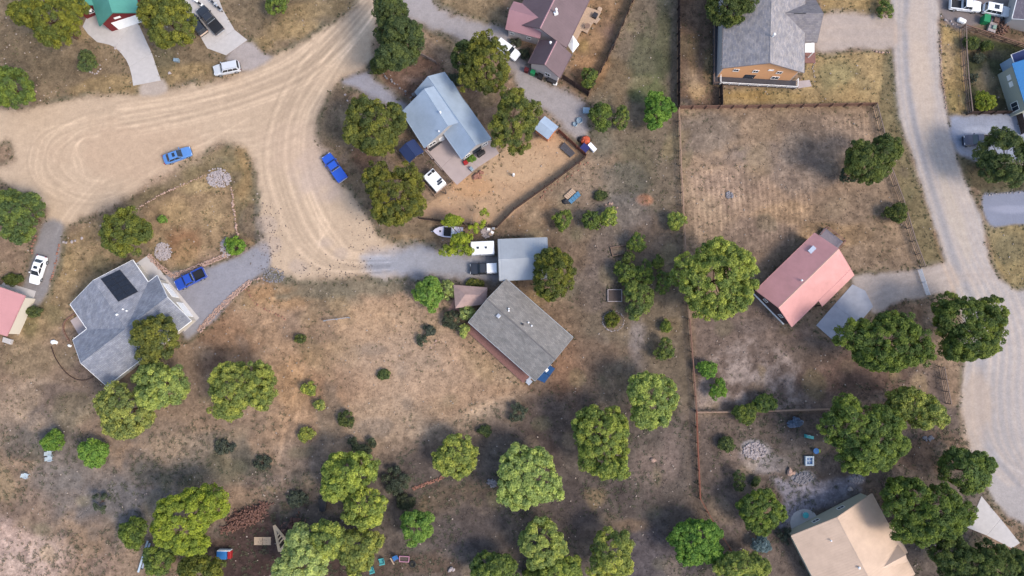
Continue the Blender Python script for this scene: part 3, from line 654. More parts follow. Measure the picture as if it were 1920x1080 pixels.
def vent(h, g, px, py, sg, hgt=0.5, r=0.09, m=m_white, cap=True):
    p, n = on_slope(g, px, py, sg)
    mb = MB().tube(p-Vector((0,0,0.1)), p+Vector((0,0,hgt)), r, r, 8)
    if cap: mb.tube(p+Vector((0,0,hgt+0.002)), p+Vector((0,0,hgt+0.14)), r*1.9, r*1.2, 8)
    mb.build('roof_vent', m, h)
def box_vent(h, g, px, py, sg, s=(0.5, 0.5, 0.25), m=m_galv, name='roof_vent'):
    p, n = on_slope(g, px, py, sg); MB().box(p+n*(s[2]/2-0.02), s, math.atan2(g.u.y, g.u.x)).build(name, m, h, bevel=0.03)
def deck(h, poly, z, m, th=0.12, plank=0.14, rail=None, rot_px=None, name='deck', rail_m=None, skip=()):
    """raised deck: boards in one part over joists and posts, optional railing along its edges"""
    pts = [P(x, y, z) for x, y in poly]; block_poly(poly, 1)
    e = (pts[1]-pts[0]).normalized(); nv = Vector((-e.y, e.x, 0))
    o = MB().prism([(p.x, p.y) for p in pts], z-th, z).build(name, m, h)
    # gaps between boards as thin recessed battens laid proud
    P2 = [((p-pts[0]).dot(e), (p-pts[0]).dot(nv)) for p in pts]
    y0, y1 = min(q[1] for q in P2), max(q[1] for q in P2); mb = MB(); y = y0+0.02
    while y+plank-0.015 < y1:
        ym = y+plank/2; xs = []
        for (x0_, ya), (x1_, yb) in zip(P2, P2[1:]+P2[:1]):
            if (ya > ym) != (yb > ym): xs.append(x0_+(x1_-x0_)*(ym-ya)/(yb-ya))
        xs.sort()
        for xa, xb in zip(xs[::2], xs[1::2]):
            if xb-xa > 0.3: c = pts[0]+e*((xa+xb)/2)+nv*ym; mb.box((c.x, c.y, z+0.012), (xb-xa-0.06, plank-0.02, 0.022), math.atan2(e.y, e.x))
        y += plank
    tag(mb.build('deck_board', m, o), kind='stuff')
    if z > 0.2:
        for p in pts: q = p+(sum(pts, Vector())/len(pts)-p)*0.04; MB().box((q.x, q.y, (z-th)/2), (0.12, 0.12, z-th-0.002)).build('deck_post', m, h)
    if rail:
        rm = rail_m or m
        for k in range(len(pts)):
            if k in skip: continue
            p, q = pts[k], pts[(k+1) % len(pts)]; L = (q-p).length; ang = math.atan2((q-p).y, (q-p).x); mid = (p+q)/2; n = max(1, int(L/1.6))
            r_ = MB().box((mid.x, mid.y, z+rail), (L+0.08, 0.09, 0.06), ang).box((mid.x, mid.y, z+rail*0.5), (L, 0.04, 0.05), ang)
            for i in range(n+1):
                s = p+(q-p)*(i/n); r_.box((s.x, s.y, z+rail/2), (0.09, 0.09, rail-0.06), ang)
            r_.build('railing', rm, h)
    return o

# --- left house: cross-gabled blue-grey shingles, solar array, garage
hA = empty('house', P(232, 610), 'cross-gabled house with blue-grey shingles and black solar panels', 'house')
wA = mat('cream_siding', A(222, 212, 196), 0.06, 2, 0.8, stretch=(1, 1, 8))
rot1 = math.atan2(-87, 60)
sA1 = shingle('shingle_bluegrey', A(146, 151, 164), A(172, 174, 183), 0.95)
gA1 = gable(hA, [(133,573),(193,660),(307,572),(247,485)], 3.0, 2.3, sA1, wA)
gA2 = gable(hA, [(132,636),(295,521),(358,597),(204,725)], 3.0, 2.3, shingle('shingle_bluegrey_b', A(146, 151, 164), A(170, 173, 182), 0.62), wA)
door(hA, gA2, 'e1', -2.1, 3.0, 2.3, m_white, name='garage_door', panels=4); door(hA, gA2, 'e1', 2.0, 3.0, 2.3, m_white, name='garage_door', panels=4)
for s in (-4.5, -1.0, 3.5): window(hA, gA2, 'b', s, 1.5, 1.4, 1.2)
window(hA, gA2, 'e0', 0.5, 1.5, 1.6, 1.2); window(hA, gA1, 'e0', -1.5, 1.5, 1.6, 1.2); window(hA, gA1, 'a', -1.5, 1.5)
# solar array: ten dark modules on the right-hand slope
sol = mat('solar_glass', (0.012, 0.014, 0.02), 0.25, 2, 0.15, spec=0.6)
qs = [on_slope(gA1, *p, 1) for p in ((189,523),(225,506),(259,547),(222,566))]; n_ = qs[0][1]; c4 = [q_[0]+n_*0.14 for q_ in qs]
arr = MB().slab([c_-n_*0.06 for c_ in c4], 0.06)
solar = arr.build('solar_array', m_dark, hA)
for i in range(2):
    for j in range(5):
        def bl(s, t): return c4[0].lerp(c4[1], s).lerp(c4[3].lerp(c4[2], s), t)
        e_ = 0.006
        MB().slab([bl(i/2+e_, j/5+e_), bl((i+1)/2-e_, j/5+e_), bl((i+1)/2-e_, (j+1)/5-e_), bl(i/2+e_, (j+1)/5-e_)], 0.04).build('solar_panel', sol, solar)
for px, py in ((232,580),(239,583)): vent(hA, gA1, px, py, 1, 0.3, 0.08)
vent(hA, gA1, 221, 590, 1, 0.35, 0.1)

# --- blue metal roofed house in the middle
hB = empty('house', P(840, 220), 'house with light blue metal roof of stepped gables among pines', 'house')
mB = mat('blue_metal_roof', A(184, 202, 222), 0.12, 0.45, 0.42, spec=0.5)
wB = mat('grey_siding', A(196, 190, 186), 0.06, 2, 0.8, stretch=(1, 1, 8))
gB2 = gable(hB, [(780,175),(868,301),(919,258),(831,132)], 3.0, 2.3, mB, wB, ribs=0.42, trim=mB)
gB1 = gable(hB, [(754,209),(795,277),(891,219),(846,153)], 3.0, 3.3, mB, wB, ribs=0.42, trim=mB)
door(hB, gB2, 'e1', 0.2, 1.8, 2.05, m_glass); window(hB, gB2, 'e1', 1.9, 1.5, 1.0); window(hB, gB2, 'e1', -1.7, 1.5, 1.0)
window(hB, gB2, 'a', 5.5, 1.5, 1.2); window(hB, gB2, 'a', 3.5, 1.5, 1.2); window(hB, gB1, 'e1', -3.4, 1.6, 1.4); door(hB, gB1, 'e1', -1.6, 0.95, 2.05, m_white)
window(hB, gB1, 'e0', -2.0, 1.6, 1.4)
vent(hB, gB1, 826, 212, -1, 0.5, 0.1, m_white); vent(hB, gB1, 823, 247, -1, 0.3, 0.08, m_white)

# --- purple-brown roofed house, top centre
hC = empty('house', P(1015, 70), 'pale house with purple-brown roof and rose wing at the top', 'house')
mC = mat('purple_metal_roof', A(122, 102, 106), 0.12, 0.45, 0.5, metal=0.1)
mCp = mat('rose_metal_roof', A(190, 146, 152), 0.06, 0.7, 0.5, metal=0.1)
wC = mat('pale_pink_siding', A(226, 214, 212), 0.05, 2, 0.8, stretch=(1, 1, 8))
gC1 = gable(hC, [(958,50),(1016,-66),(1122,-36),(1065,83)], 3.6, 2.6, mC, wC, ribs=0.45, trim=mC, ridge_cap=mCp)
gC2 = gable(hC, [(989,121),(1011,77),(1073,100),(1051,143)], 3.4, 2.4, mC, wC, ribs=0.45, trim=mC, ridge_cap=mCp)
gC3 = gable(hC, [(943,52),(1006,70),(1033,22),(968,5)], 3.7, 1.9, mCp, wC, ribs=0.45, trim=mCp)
window(hC, gC3, 'a', -2.0, 1.6, 0.8, 0.8); window(hC, gC3, 'a', 1.0, 1.6, 0.8, 0.8); window(hC, gC3, 'e0', 0, 1.8, 1.2); window(hC, gC2, 'e0', 0.6, 1.6, 1.0)
window(hC, gC1, 'b', -3, 1.7, 1.6); window(hC, gC1, 'b', 1, 1.7, 1.6)
p_, _ = on_slope(gC1, 1042, 26, 1)
MB().box(p_+Vector((0,0,0.15)), (0.7, 0.5, 0.5), 0.4).tube(p_+Vector((0,0,0.402)), p_+Vector((0,0,1.5)), 0.14, 0.14, 8).tube(p_+Vector((0,0,1.502)), p_+Vector((0,0,1.75)), 0.24, 0.16, 8).build('chimney', m_white, hC)
vent(hC, gC2, 1032, 81, 1, 0.35, 0.12)
deck(hC, [(1072,66),(1100,12),(1127,22),(1122,33),(1126,35),(1119,44),(1112,42),(1101,62),(1090,57),(1081,76)], 0.5, m_deckw, rail=None)

# --- orange gabled house, top right
hD = empty('house', P(1430, 60), 'tall orange gabled house with blue-grey and tan shingle slopes', 'house')
wDo = mat('orange_siding', A(252, 190, 138), 0.06, 2, 0.8, stretch=(1, 1, 8)); wDp = mat('pale_siding', A(214, 206, 200), 0.05, 2, 0.8, stretch=(1, 1, 8))
sD = shingle('shingle_weathered', A(160, 158, 164), A(192, 184, 180), R_(90))
gD1 = gable(hD, [(1355,128),(1359,-60),(1512,-60),(1507,136)], 5.2, 3.0, sD, wDo, ribs=0, ovg=0.5, wall_ms=[wDp, wDp, wDo, wDo], trim=mat('dark_trim', (0.16, 0.14, 0.14), 0.1))
gD2 = gable(hD, [(1452,77),(1531,79),(1531,0),(1452,0)], 4.4, 2.6, shingle('shingle_weathered_b', A(140, 136, 142), A(164, 158, 158), 0), wDp, trim=mat('dark_trim', (0.16, 0.14, 0.14)))
for s in (-3.3, 0.7, 4.0): window(hD, gD1, 'e0', -s, 3.6, 0.95, 0.95)
window(hD, gD1, 'e0', 1.6, 4.4, 0.9, 0.5, m_white, m_white, mull=False)
for s in (-7, -3, 2): window(hD, gD1, 'a', s, 3.6, 1.2)
door(hD, gD1, 'e0', -1.0, 1.8, 2.05, m_glass); window(hD, gD1, 'e0', 3.4, 1.4, 1.3)
vent(hD, gD1, 1449, 68, -1, 0.8, 0.12); 
MB().slab([P(1505,80,2.9), P(1527,80,2.9), P(1527,98,2.7), P(1505,98,2.7)], 0.14).build('porch_roof', m_white, hD)
for q_ in ((1526,81),(1526,97)): p_ = P(*q_, 2.6); MB().box((p_.x, p_.y, 1.28), (0.14, 0.14, 2.54)).build('porch_post', m_white, hD)
deck(hD, [(1349,158),(1492,166),(1493,151),(1349,142)], 0.6, m_deckd, rail=0.9, rail_m=m_white, skip=(2,))
deck(hD, [(1337,158),(1349,158),(1349,36),(1337,36)], 0.4, m_deckd, rail=0.9, rail_m=m_wood, skip=(1,))
deck(hD, [(1506,98),(1529,98),(1529,118),(1506,118)], 0.3, m_deckb)
box_vent(hD, gD2, 1500, 25, -1, (2.0, 0.16, 0.1), m_dark, 'ridge_vent')

# --- red-roofed house on the right
hE = empty('house', P(1510, 530), 'dark walled house with salmon red metal roof beside the pad', 'house')
mE = mat('salmon_metal_roof', A(226, 166, 162), 0.12, 0.45, 0.5, metal=0.1); wE = mat('dark_brown_log', A(92, 74, 72), 0.15, 1.2, 0.85, stretch=(1, 1, 8))
gE = gable(hE, [(1417,545),(1527,438),(1596,503),(1485,612)], 3.1, 2.1, mE, wE, ribs=0.42, trim=mat('salmon_trim', A(226, 166, 162), 0.05), ridge_cap=mat('pale_ridge', A(236, 190, 172), 0.05))
s0 = -0.05*gE.L; ex = 1.35
MB().slab([gE.pt(s0, gE.hw+0.11, gE.ez-0.03), gE.pt(gE.hl, gE.hw+0.11, gE.ez-0.03), gE.pt(gE.hl, gE.hw+ex, gE.ez-ex*gE.pitch), gE.pt(s0, gE.hw+ex, gE.ez-ex*gE.pitch)], 0.14).build('porch_roof', mE, hE)
for s in (s0+0.2, gE.hl-0.2, (s0+gE.hl)/2): q_ = gE.pt(s, gE.hw+ex-0.2, 0); MB().box((q_.x, q_.y, 1.15), (0.16, 0.16, 2.3), 0.8).build('porch_post', wE, hE)
for s in (-1.6, 1.9): window(hE, gE, 'e0', s, 1.9, 0.8, 1.0)
o_, r_, nn_ = face(gE, 'e0'); q_ = o_+nn_*0.1+Vector((0,0,0.16)); MB().box(q_, (gE.W-0.9, 0.16, 0.28), math.atan2(r_.y, r_.x)).build('base_trim', m_white, hE)
window(hE, gE, 'a', -2, 1.6); window(hE, gE, 'a', 3, 1.6); door(hE, gE, 'b', -3.4)
p_, n_ = on_slope(gE, 1523, 469, -1); box_vent(hE, gE, 1523, 469, -1, (1.3, 0.9, 0.16), mat('skylight', A(196, 206, 222), 0.1, 2, 0.2), 'skylight'); vent(hE, gE, 1502, 526, -1, 0.35, 0.1)
deck(hE, [(1535,441),(1547,427),(1581,453),(1569,468)], 0.7, mat('grey_deck', A(150, 142, 150), 0.12, 3), rail=0.95, rail_m=m_deckb, skip=(3,))

# --- tan roofed house, bottom right
hF = empty('house', P(1600, 1010), 'large house with tan metal roof in the bottom right', 'house')
mF = mat('tan_metal_roof', A(222, 194, 170), 0.12, 0.45, 0.5, metal=0.1); wF = mat('pale_green_siding', A(206, 202, 182), 0.05, 2, 0.8, stretch=(1, 1, 8))
gF = gable(hF, [(1483,1003),(1563,1155),(1716,1079),(1636,927)], 3.2, 1.8, mF, wF, ribs=0.42, rib_h=0.009, trim=mat('cream_trim', A(224, 200, 176), 0.05))
MB().slab([gF.pt(-gF.hl+5.2, gF.hw+0.11, gF.ez-0.03), gF.pt(-gF.hl+10.6, gF.hw+0.11, gF.ez-0.03), gF.pt(-gF.hl+10.6, gF.hw+0.75, gF.ez-0.2), gF.pt(-gF.hl+5.2, gF.hw+0.75, gF.ez-0.2)], 0.14).build('porch_roof', mF, hF)
# small gabled dormer on the right-hand slope
sdm = -gF.hl+10.2; zc = lambda t: gF.ez+gF.rise*(1-t/gF.hw)
t0, t1 = gF.hw*0.42, gF.hw-0.15; zr = zc(t0)+0.02
dm = MB().slab([gF.pt(sdm, t0, zr), gF.pt(sdm, t1, zr-0.1), gF.pt(sdm+1.5, t1, zc(t1)+0.04), gF.pt(sdm+0.2, t0, zr-0.02)], 0.1)
dm.slab([gF.pt(sdm, t0, zr), gF.pt(sdm, t1, zr-0.1), gF.pt(sdm-1.5, t1, zc(t1)+0.04), gF.pt(sdm-0.2, t0, zr-0.02)], 0.1).build('dormer', mF, hF)
for s in (-2.3, 2.3): window(hF, gF, 'e0', s, 1.6, 1.2, 0.9)
for s in (-4, 1, 5): window(hF, gF, 'a', s, 1.6, 1.2)
vent(hF, gF, 1557, 1013, -1, 0.3, 0.08); vent(hF, gF, 1610, 1064, -1, 0.25, 0.12)

# --- red cottage, left edge
hG = empty('house', P(-30, 570), 'red-roofed cream cottage cut by the left edge', 'house')
mG = mat('rose_red_roof', A(214, 156, 156), 0.05, 0.5, 0.5, metal=0.1); wG = mat('cream_wall', A(236, 226, 208), 0.05, 2, 0.8, stretch=(1, 1, 8))
gG = gable(hG, [(10,634),(45,559),(-105,489),(-140,564)], 2.9, 2.2, mG, wG, ribs=0.42, ov=0.12, trim=mG)
door(hG, gG, 'e1', 2.5); window(hG, gG, 'e0', 1.0, 1.5)
pp = [P(10,632), P(26,637), P(23,646), P(8,641)]; MB().prism([(p.x, p.y) for p in pp], 0, 0.5).build('step', m_conc, hG)

# --- green roofed house, top left
hH = empty('house', P(205, 10), 'maroon house with green metal roof and white garage door', 'house')
mH = mat('green_metal_roof', A(100, 172, 156), 0.12, 0.45, 0.5, metal=0.1); wH = mat('maroon_siding', A(126, 44, 46), 0.1, 2, 0.8, stretch=(1, 1, 8))
gH = gable(hH, [(160,-40),(188,52),(262,20),(234,-72)], 3.1, 2.3, mH, wH, ribs=0.42, trim=mat('green_trim', A(84, 150, 136), 0.05))
gH2 = gable(hH, [(118,-30),(140,24),(178,10),(156,-44)], 3.0, 1.6, mH, wH, ribs=0.42, trim=mat('green_trim', A(84, 150, 136)))
door(hH, gH, 'e1', 0.35, 4.6, 2.35, m_white, name='garage_door', panels=4); window(hH, gH, 'e1', -0.3, 3.25, 1.1, 0.45, m_white, m_white, mull=False)
MB().slab([P(160,17,2.6), P(170,14,2.6), P(172,21,2.4), P(163,24,2.4)], 0.1).build('porch_roof', m_white, hH)
window(hH, gH2, 'e1', 0.2, 1.5, 1.0)

# --- bright blue roofed house, right edge
hI = empty('house', P(1940, 160), 'pale green house with bright blue roof at the right edge', 'house')
mI = mat('bright_blue_roof', A(84, 156, 218), 0.05, 0.5, 0.45, metal=0.1); wI = mat('sage_siding', A(190, 194, 180), 0.05, 2, 0.8, stretch=(1, 1, 8))
gI = gable(hI, [(1900,122),(1928,212),(2030,180),(2002,92)], 4.0, 2.0, mI, wI, ribs=0.42, ov=0.15, trim=mI)
for s in (-2.4, -1.2): window(hI, gI, 'a', s, 2.2, 0.9, 0.8, m_white, m_white, mull=False)
window(hI, gI, 'a', 2.6, 1.6, 1.6, 1.6)
gI2 = gable(hI, [(1897,104),(1907,128),(1960,110),(1950,84)], 3.2, 1.2, mat('navy_roof', A(60, 72, 120), 0.06, 0.6, 0.5), mat('sky_siding', A(176, 200, 226), 0.05, 2), trim=m_white, ov=0.15)
deck(hI, [(1893,174),(1905,170),(1912,204),(1902,208)], 0.3, m_deckd)
# --- purple-grey roof, top right corner
hK = empty('house', P(1950, 20), 'house corner with purple-grey roof behind the white SUV', 'house')
gK = gable(hK, [(1912,-20),(1898,36),(1990,60),(2004,4)], 3.0, 1.8, shingle('shingle_mauve', A(140,130,140), A(156,146,152), 1.3), wDp)

# --- grey carport building and the long grey house in the centre
hL = empty('carport', P(980, 487), 'grey ribbed metal carport building at the end of the gravel drive', 'carport')
mL = mat('grey_metal_roof', A(184, 190, 196), 0.12, 0.45, 0.42, spec=0.5)
gL = gable(hL, [(933,449),(1026,446),(1029,522),(937,526)], 2.9, 0.95, mL, mat('grey_metal_wall', A(150, 154, 160), 0.07, 0.5, 0.6), ribs=0.45, rib_h=0.035, ov=0.25, ovg=0.25, trim=mat('grey_trim', A(180, 186, 190), 0.05))
door(hL, gL, 'e0', 1.6, 2.6, 2.3, m_white, name='garage_door', panels=4); door(hL, gL, 'e0', -1.6, 2.6, 2.3, m_white, name='garage_door', panels=4)
hJ = empty('house', P(975, 620), 'long grey shingled house with brown side deck in the centre', 'house')
sJ = shingle('shingle_grey', A(150, 147, 143), A(172, 166, 160), R_(-41)); wJ = mat('brown_siding', A(150, 116, 104), 0.08, 2, 0.8, stretch=(1, 1, 8))
gJ = gable(hJ, [(878,604),(1004,714),(1074,633),(950,523)], 3.0, 2.5, sJ, wJ, trim=mat('grey_trim', A(180, 186, 190), 0.05), ridge_cap=mat('ridge_shingle', A(128, 124, 122), 0.15, 3))
deck(hJ, [(868,614),(981,718),(1000,700),(888,592)], 0.55, m_deckb, rail=None)
for px, py in ((954,579),(954,583),(997,611),(991,605)): vent(hJ, gJ, px, py, 1, 0.3, 0.08)
vent(hJ, gJ, 980, 608, 1, 0.25, 0.1, m_dark); box_vent(hJ, gJ, 935, 592, -1, (0.6, 0.6, 0.22), m_galv)
for s in (-4, 0, 4): window(hJ, gJ, 'a', s, 1.7, 1.3)
window(hJ, gJ, 'e1', 1.5, 1.6, 1.3); door(hJ, gJ, 'e1', -2.0); door(hJ, gJ, 'e0', 0.5)
p_ = P(992, 716, 0.3); MB().box((p_.x, p_.y, 0.14), (0.9, 0.8, 0.27), 0.8).box((p_.x-0.1, p_.y+0.5, 0.28), (0.9, 0.5, 0.54), 0.8).build('step', m_galv, hJ)
# entrance pavilion with reddish hip roof
hM = empty('gazebo', P(885, 555), 'reddish hip-roofed entrance pavilion against the long grey house', 'gazebo')
mM = mat('red_brown_shingle', A(196, 166, 156), 0.16, 1.6, 0.9); ze, zt = 2.4, 3.5
cr = [P(850,534,ze), P(914,539,ze), P(912,570,ze), P(854,578,ze)]; r0, r1 = P(872,552,zt), P(898,553,zt)
for poly in ([cr[0], cr[1], r1, r0], [cr[1], cr[2], r1], [cr[2], cr[3], r0, r1], [cr[3], cr[0], r0]): MB().slab(poly, 0.12).build('roof_slope', mM, hM)
for p in cr:
    q_ = p.lerp((r0+r1)/2, 0.1); MB().box((q_.x, q_.y, (ze)/2), (0.15, 0.15, ze-0.1)).build('post', wJ, hM)
# navy carport by the camper yard
hN = empty('carport', P(772, 283), 'small navy blue gabled carport beside the blue-roofed house', 'carport')
mN = mat('navy_sheet', A(56, 70, 112), 0.1, 0.6, 0.4)
gN = gable(hN, [(751,284),(768,306),(793,283),(773,258)], 2.3, 0.7, mN, mN, walls=False, trim=mN, ribs=0.5)
for s in (-1, 1):
    for t in (-1, 1): q_ = gN.pt(s*(gN.hl-0.2), t*(gN.hw-0.2), 0); MB().box((q_.x, q_.y, 1.1), (0.1, 0.1, 2.2)).build('post', m_galv, hN)
# shed with orange timber front
hO = empty('shed', P(1026, 242), 'small shed with light blue metal roof and orange timber wall', 'shed')
gO = gable(hO, [(1002,241),(1026,258),(1048,240),(1022,218)], 2.3, 0.5, mB, mat('orange_timber', A(222, 150, 110), 0.12, 2, 0.8, stretch=(1, 1, 8)), ribs=0.5, ov=0.15, ovg=0.12, trim=mB)
door(hO, gO, 'e0' if face(gO, 'e0')[2].y < 0 else 'e1', 0, 0.9, 1.8, mat('orange_timber', (0, 0, 0)))

# ================================================================== VEHICLES
def paint(name, c, rough=0.28): return mat('paint_'+name, c, 0.03, 1, rough, spec=0.5, coat=0.6)
m_lamp = mat('lamp_glass', (0.75, 0.76, 0.78), 0.05, 1, 0.15, spec=0.6); m_tail = mat('tail_glass', (0.32, 0.02, 0.02), 0.05, 1, 0.2, spec=0.6)
m_tint = mat('car_glass', (0.022, 0.028, 0.036), 0.1, 1, 0.06, spec=0.7)
KINDS = {  # x stations as fraction of length from the front; (x, half width factor, z bottom, z top)
 'sedan': dict(L=4.75, W=1.82, body=[(0.5,0.72,0.42,0.62),(0.47,0.9,0.28,0.72),(0.36,0.98,0.24,0.84),(0.22,1,0.22,0.92),(0,1,0.22,0.95),(-0.25,1,0.22,0.98),(-0.4,0.97,0.24,1.0),(-0.47,0.9,0.3,0.96),(-0.5,0.76,0.42,0.8)],
   cab=(0.2,-0.38,0.86,0.9), top=(0.04,-0.24,0.68), zr=1.44, wr=0.33),
 'suv': dict(L=4.6, W=1.86, body=[(0.5,0.76,0.5,0.78),(0.47,0.92,0.36,0.95),(0.34,0.99,0.32,1.06),(0.22,1,0.3,1.1),(0,1,0.3,1.1),(-0.3,1,0.3,1.1),(-0.45,0.98,0.34,1.1),(-0.5,0.88,0.46,1.0)],
   cab=(0.22,-0.485,0.92,1.07), top=(0.1,-0.44,0.76), zr=1.76, wr=0.37),
 'pickup': dict(L=5.45, W=1.92, body=[(0.5,0.78,0.55,0.85),(0.475,0.93,0.42,1.02),(0.36,0.99,0.38,1.1),(0.24,1,0.36,1.14),(0,1,0.36,1.14),(-0.105,1,0.36,1.14),(-0.107,1,0.36,0.72),(-0.3,1,0.38,0.72),(-0.48,0.99,0.42,0.72),(-0.5,0.94,0.48,0.72)],
   cab=(0.225,-0.105,0.93,1.1), top=(0.125,-0.075,0.77), zr=1.82, wr=0.4),
}
def vehicle(name, label, cat, px, py, fx, fy, kind, body_m, L=None, W=None, bed='open', bed_m=None, roof_m=None, sunroof=False, rack=False, rear_m=None, hood_m=None):
    K = KINDS[kind]; L = L or K['L']; W = W or K['W']; hw = W/2
    rt = empty(name, P(px, py, 0.8)*1.0, label, cat, rz=math.atan2(-fy, fx)); rt.location.z = 0.0
    B = lambda mb, n, m, par=rt, **k: mb.build(n, m, par, world=False, **k)
    secs = []
    for x, wf, z0, z1 in K['body']:
        w_ = hw*wf; r = min(0.13, (z1-z0)*0.35)
        secs.append([(x*L, -w_*0.94, z0), (x*L, -w_, z0+r), (x*L, -w_, z1-r), (x*L, -w_*0.9, z1), (x*L, w_*0.9, z1), (x*L, w_, z1-r), (x*L, w_, z0+r), (x*L, w_*0.94, z0)])
    body = B(MB().loft(secs), 'body', body_m, smooth=False, bevel=0.02)
    x0, x1, wb, zb = K['cab'][0]*L, K['cab'][1]*L, K['cab'][2]*hw, K['cab'][3]; t0, t1, wt = K['top'][0]*L, K['top'][1]*L, K['top'][2]*hw; zr = K['zr']
    b = [Vector((x0,-wb,zb)), Vector((x0,wb,zb)), Vector((x1,wb,zb)), Vector((x1,-wb,zb))]; t = [Vector((t0,-wt,zr)), Vector((t0,wt,zr)), Vector((t1,wt,zr)), Vector((t1,-wt,zr))]
    cabin = B(MB().add(b+t, [(0,1,5,4),(1,2,6,5),(2,3,7,6),(3,0,4,7),(4,5,6,7)]), 'cabin', roof_m or body_m, bevel=0.05)
    rm = MB().prism([(t0-0.02,-wt*0.93),(t1+0.02,-wt*0.93),(t1+0.02,wt*0.93),(t0-0.02,wt*0.93)], zr-0.02, zr+0.025); B(rm, 'roof', roof_m or body_m, cabin, bevel=0.015)
    def glass(i, j, n, s0=0.06, s1=0.94, v0=0.12, v1=0.88):
        p00, p10, p01, p11 = b[i], b[j], t[i], t[j]
        f = lambda s, v: p00.lerp(p10, s).lerp(p01.lerp(p11, s), v)
        nr = (p10-p00).cross(p01-p00).normalized(); 
        if nr.dot(f(0.5, 0.5)-Vector((0, 0, zb))) < 0: nr = -nr
        B(MB().wall([f(s0,v0)+nr*0.02, f(s1,v0)+nr*0.02, f(s1,v1)+nr*0.02, f(s0,v1)+nr*0.02], nr, 0.015), n, m_tint, cabin)
    glass(0, 1, 'windshield', 0.05, 0.95, 0.06, 0.94); glass(2, 3, 'rear_window')
    for i, j in ((1, 2), (3, 0)):
        if kind == 'suv':
            for a_, c_ in ((0.06,0.34),(0.37,0.64),(0.67,0.92)): glass(i, j, 'side_window', *( (a_, c_) if i == 1 else (1-c_, 1-a_)))
        else:
            for a_, c_ in ((0.07,0.48),(0.52,0.93)): glass(i, j, 'side_window', *( (a_, c_) if i == 1 else (1-c_, 1-a_)))
    wr = K['wr']
    for sx in (0.31, -0.31):
        for sy in (-1, 1):
            ty = B(MB().tube((sx*L, sy*(hw-0.24), wr), (sx*L, sy*(hw+0.015), wr), wr, wr, 16), 'tyre', m_rub)
            B(MB().tube((sx*L, sy*(hw-0.02), wr), (sx*L, sy*(hw+0.03), wr), wr*0.6, wr*0.55, 10), 'rim', m_galv, ty)
    for sy in (-1, 1):
        zf = K['body'][1][3]-0.13
        B(MB().box((L*0.482, sy*hw*0.66, zf), (0.12, 0.36, 0.15)), 'headlight', m_lamp, bevel=0.02)
        B(MB().box((-L*0.488, sy*hw*0.78, 0.86 if kind != 'pickup' else 0.95), (0.12, 0.2, 0.24)), 'taillight', m_tail, bevel=0.02)
        B(MB().box((x0-0.28, sy*(hw+0.1), zb+0.08), (0.16, 0.22, 0.15)), 'mirror', body_m, bevel=0.02)
    B(MB().box((L*0.495, 0, 0.5), (0.12, W*0.8, 0.16)), 'bumper', m_black, bevel=0.03); B(MB().box((-L*0.495, 0, 0.52), (0.14, W*0.84, 0.16)), 'bumper', m_galv if kind == 'pickup' else m_black, bevel=0.03)
    if rear_m: B(MB().box((-L*0.47, 0, 0.8), (0.3, W*0.86, 0.42)), 'tailgate', rear_m, bevel=0.06)
    if hood_m: B(MB().prism([(0.47*L,-hw*0.78),(0.47*L,hw*0.78),(0.25*L,hw*0.88),(0.25*L,-hw*0.88)], 1.06, 1.16), 'hood', hood_m, bevel=0.03)
    if sunroof: B(MB().box(((t0*0.6+t1*0.4), 0, zr+0.03), ((t0-t1)*0.34, wt*1.1, 0.03)), 'sunroof', m_tint, cabin)
    if rack:
        for sy in (-1, 1): B(MB().tube((t0-0.1, sy*wt*0.88, zr+0.08), (t1+0.1, sy*wt*0.88, zr+0.08), 0.025), 'roof_rail', m_galv, cabin)
    if kind == 'pickup':
        bx0, bx1 = -0.112*L, -0.5*L
        for sy in (-1, 1): B(MB().box(((bx0+bx1)/2, sy*(hw-0.06), 0.95), (bx0-bx1, 0.12, 0.45)), 'bed_side', body_m, bevel=0.02)
        B(MB().box((bx1+0.04, 0, 0.94), (0.08, W-0.26, 0.43)), 'tailgate', body_m, bevel=0.015)
        if bed == 'open': B(MB().box(((bx0+bx1)/2, 0, 0.73), (bx0-bx1-0.1, W-0.26, 0.02)), 'bed_liner', m_black)
        elif bed == 'cover': B(MB().box(((bx0+bx1)/2, 0, 1.19), (bx0-bx1-0.03, W-0.06, 0.05)), 'bed_cover', bed_m or m_black, bevel=0.015)
        elif bed == 'cap':
            q = MB().add([Vector(p) for p in ((bx0,-hw*0.95,1.18),(bx0,hw*0.95,1.18),(bx1,hw*0.95,1.18),(bx1,-hw*0.95,1.18),(bx0-0.02,-hw*0.82,1.8),(bx0-0.02,hw*0.82,1.8),(bx1+0.12,hw*0.82,1.78),(bx1+0.12,-hw*0.82,1.78))], [(3,2,1,0),(4,5,6,7),(0,1,5,4),(1,2,6,5),(2,3,7,6),(3,0,4,7)])
            B(q, 'bed_cap', bed_m or m_white, bevel=0.05)
        if bed != 'cap': B(MB().box((bx0+0.0, 0, 1.22), (0.07, W*0.86, 0.06)), 'bed_rail', m_galv)
    return rt
VG_ = 'vehicles parked about the hamlet'
vehicle('parked_car', 'silver SUV parked on the grass verge of the dirt road', 'car', 425, 128, -295, 62, 'suv', paint('silver', (0.52, 0.54, 0.57)), rack=True)
vehicle('pickup_truck', 'black pickup with covered bed on the pale concrete pad', 'pickup', 394, 37, -210, -250, 'pickup', paint('black', (0.025, 0.027, 0.033)), L=5.7, bed='cover')
vehicle('parked_car', 'dark hatchback with beige tail half under the top left pine', 'car', 369, 46, -170, -215, 'suv', paint('black', (0, 0, 0)), L=4.3, rear_m=paint('beige', (0.55, 0.42, 0.32)))
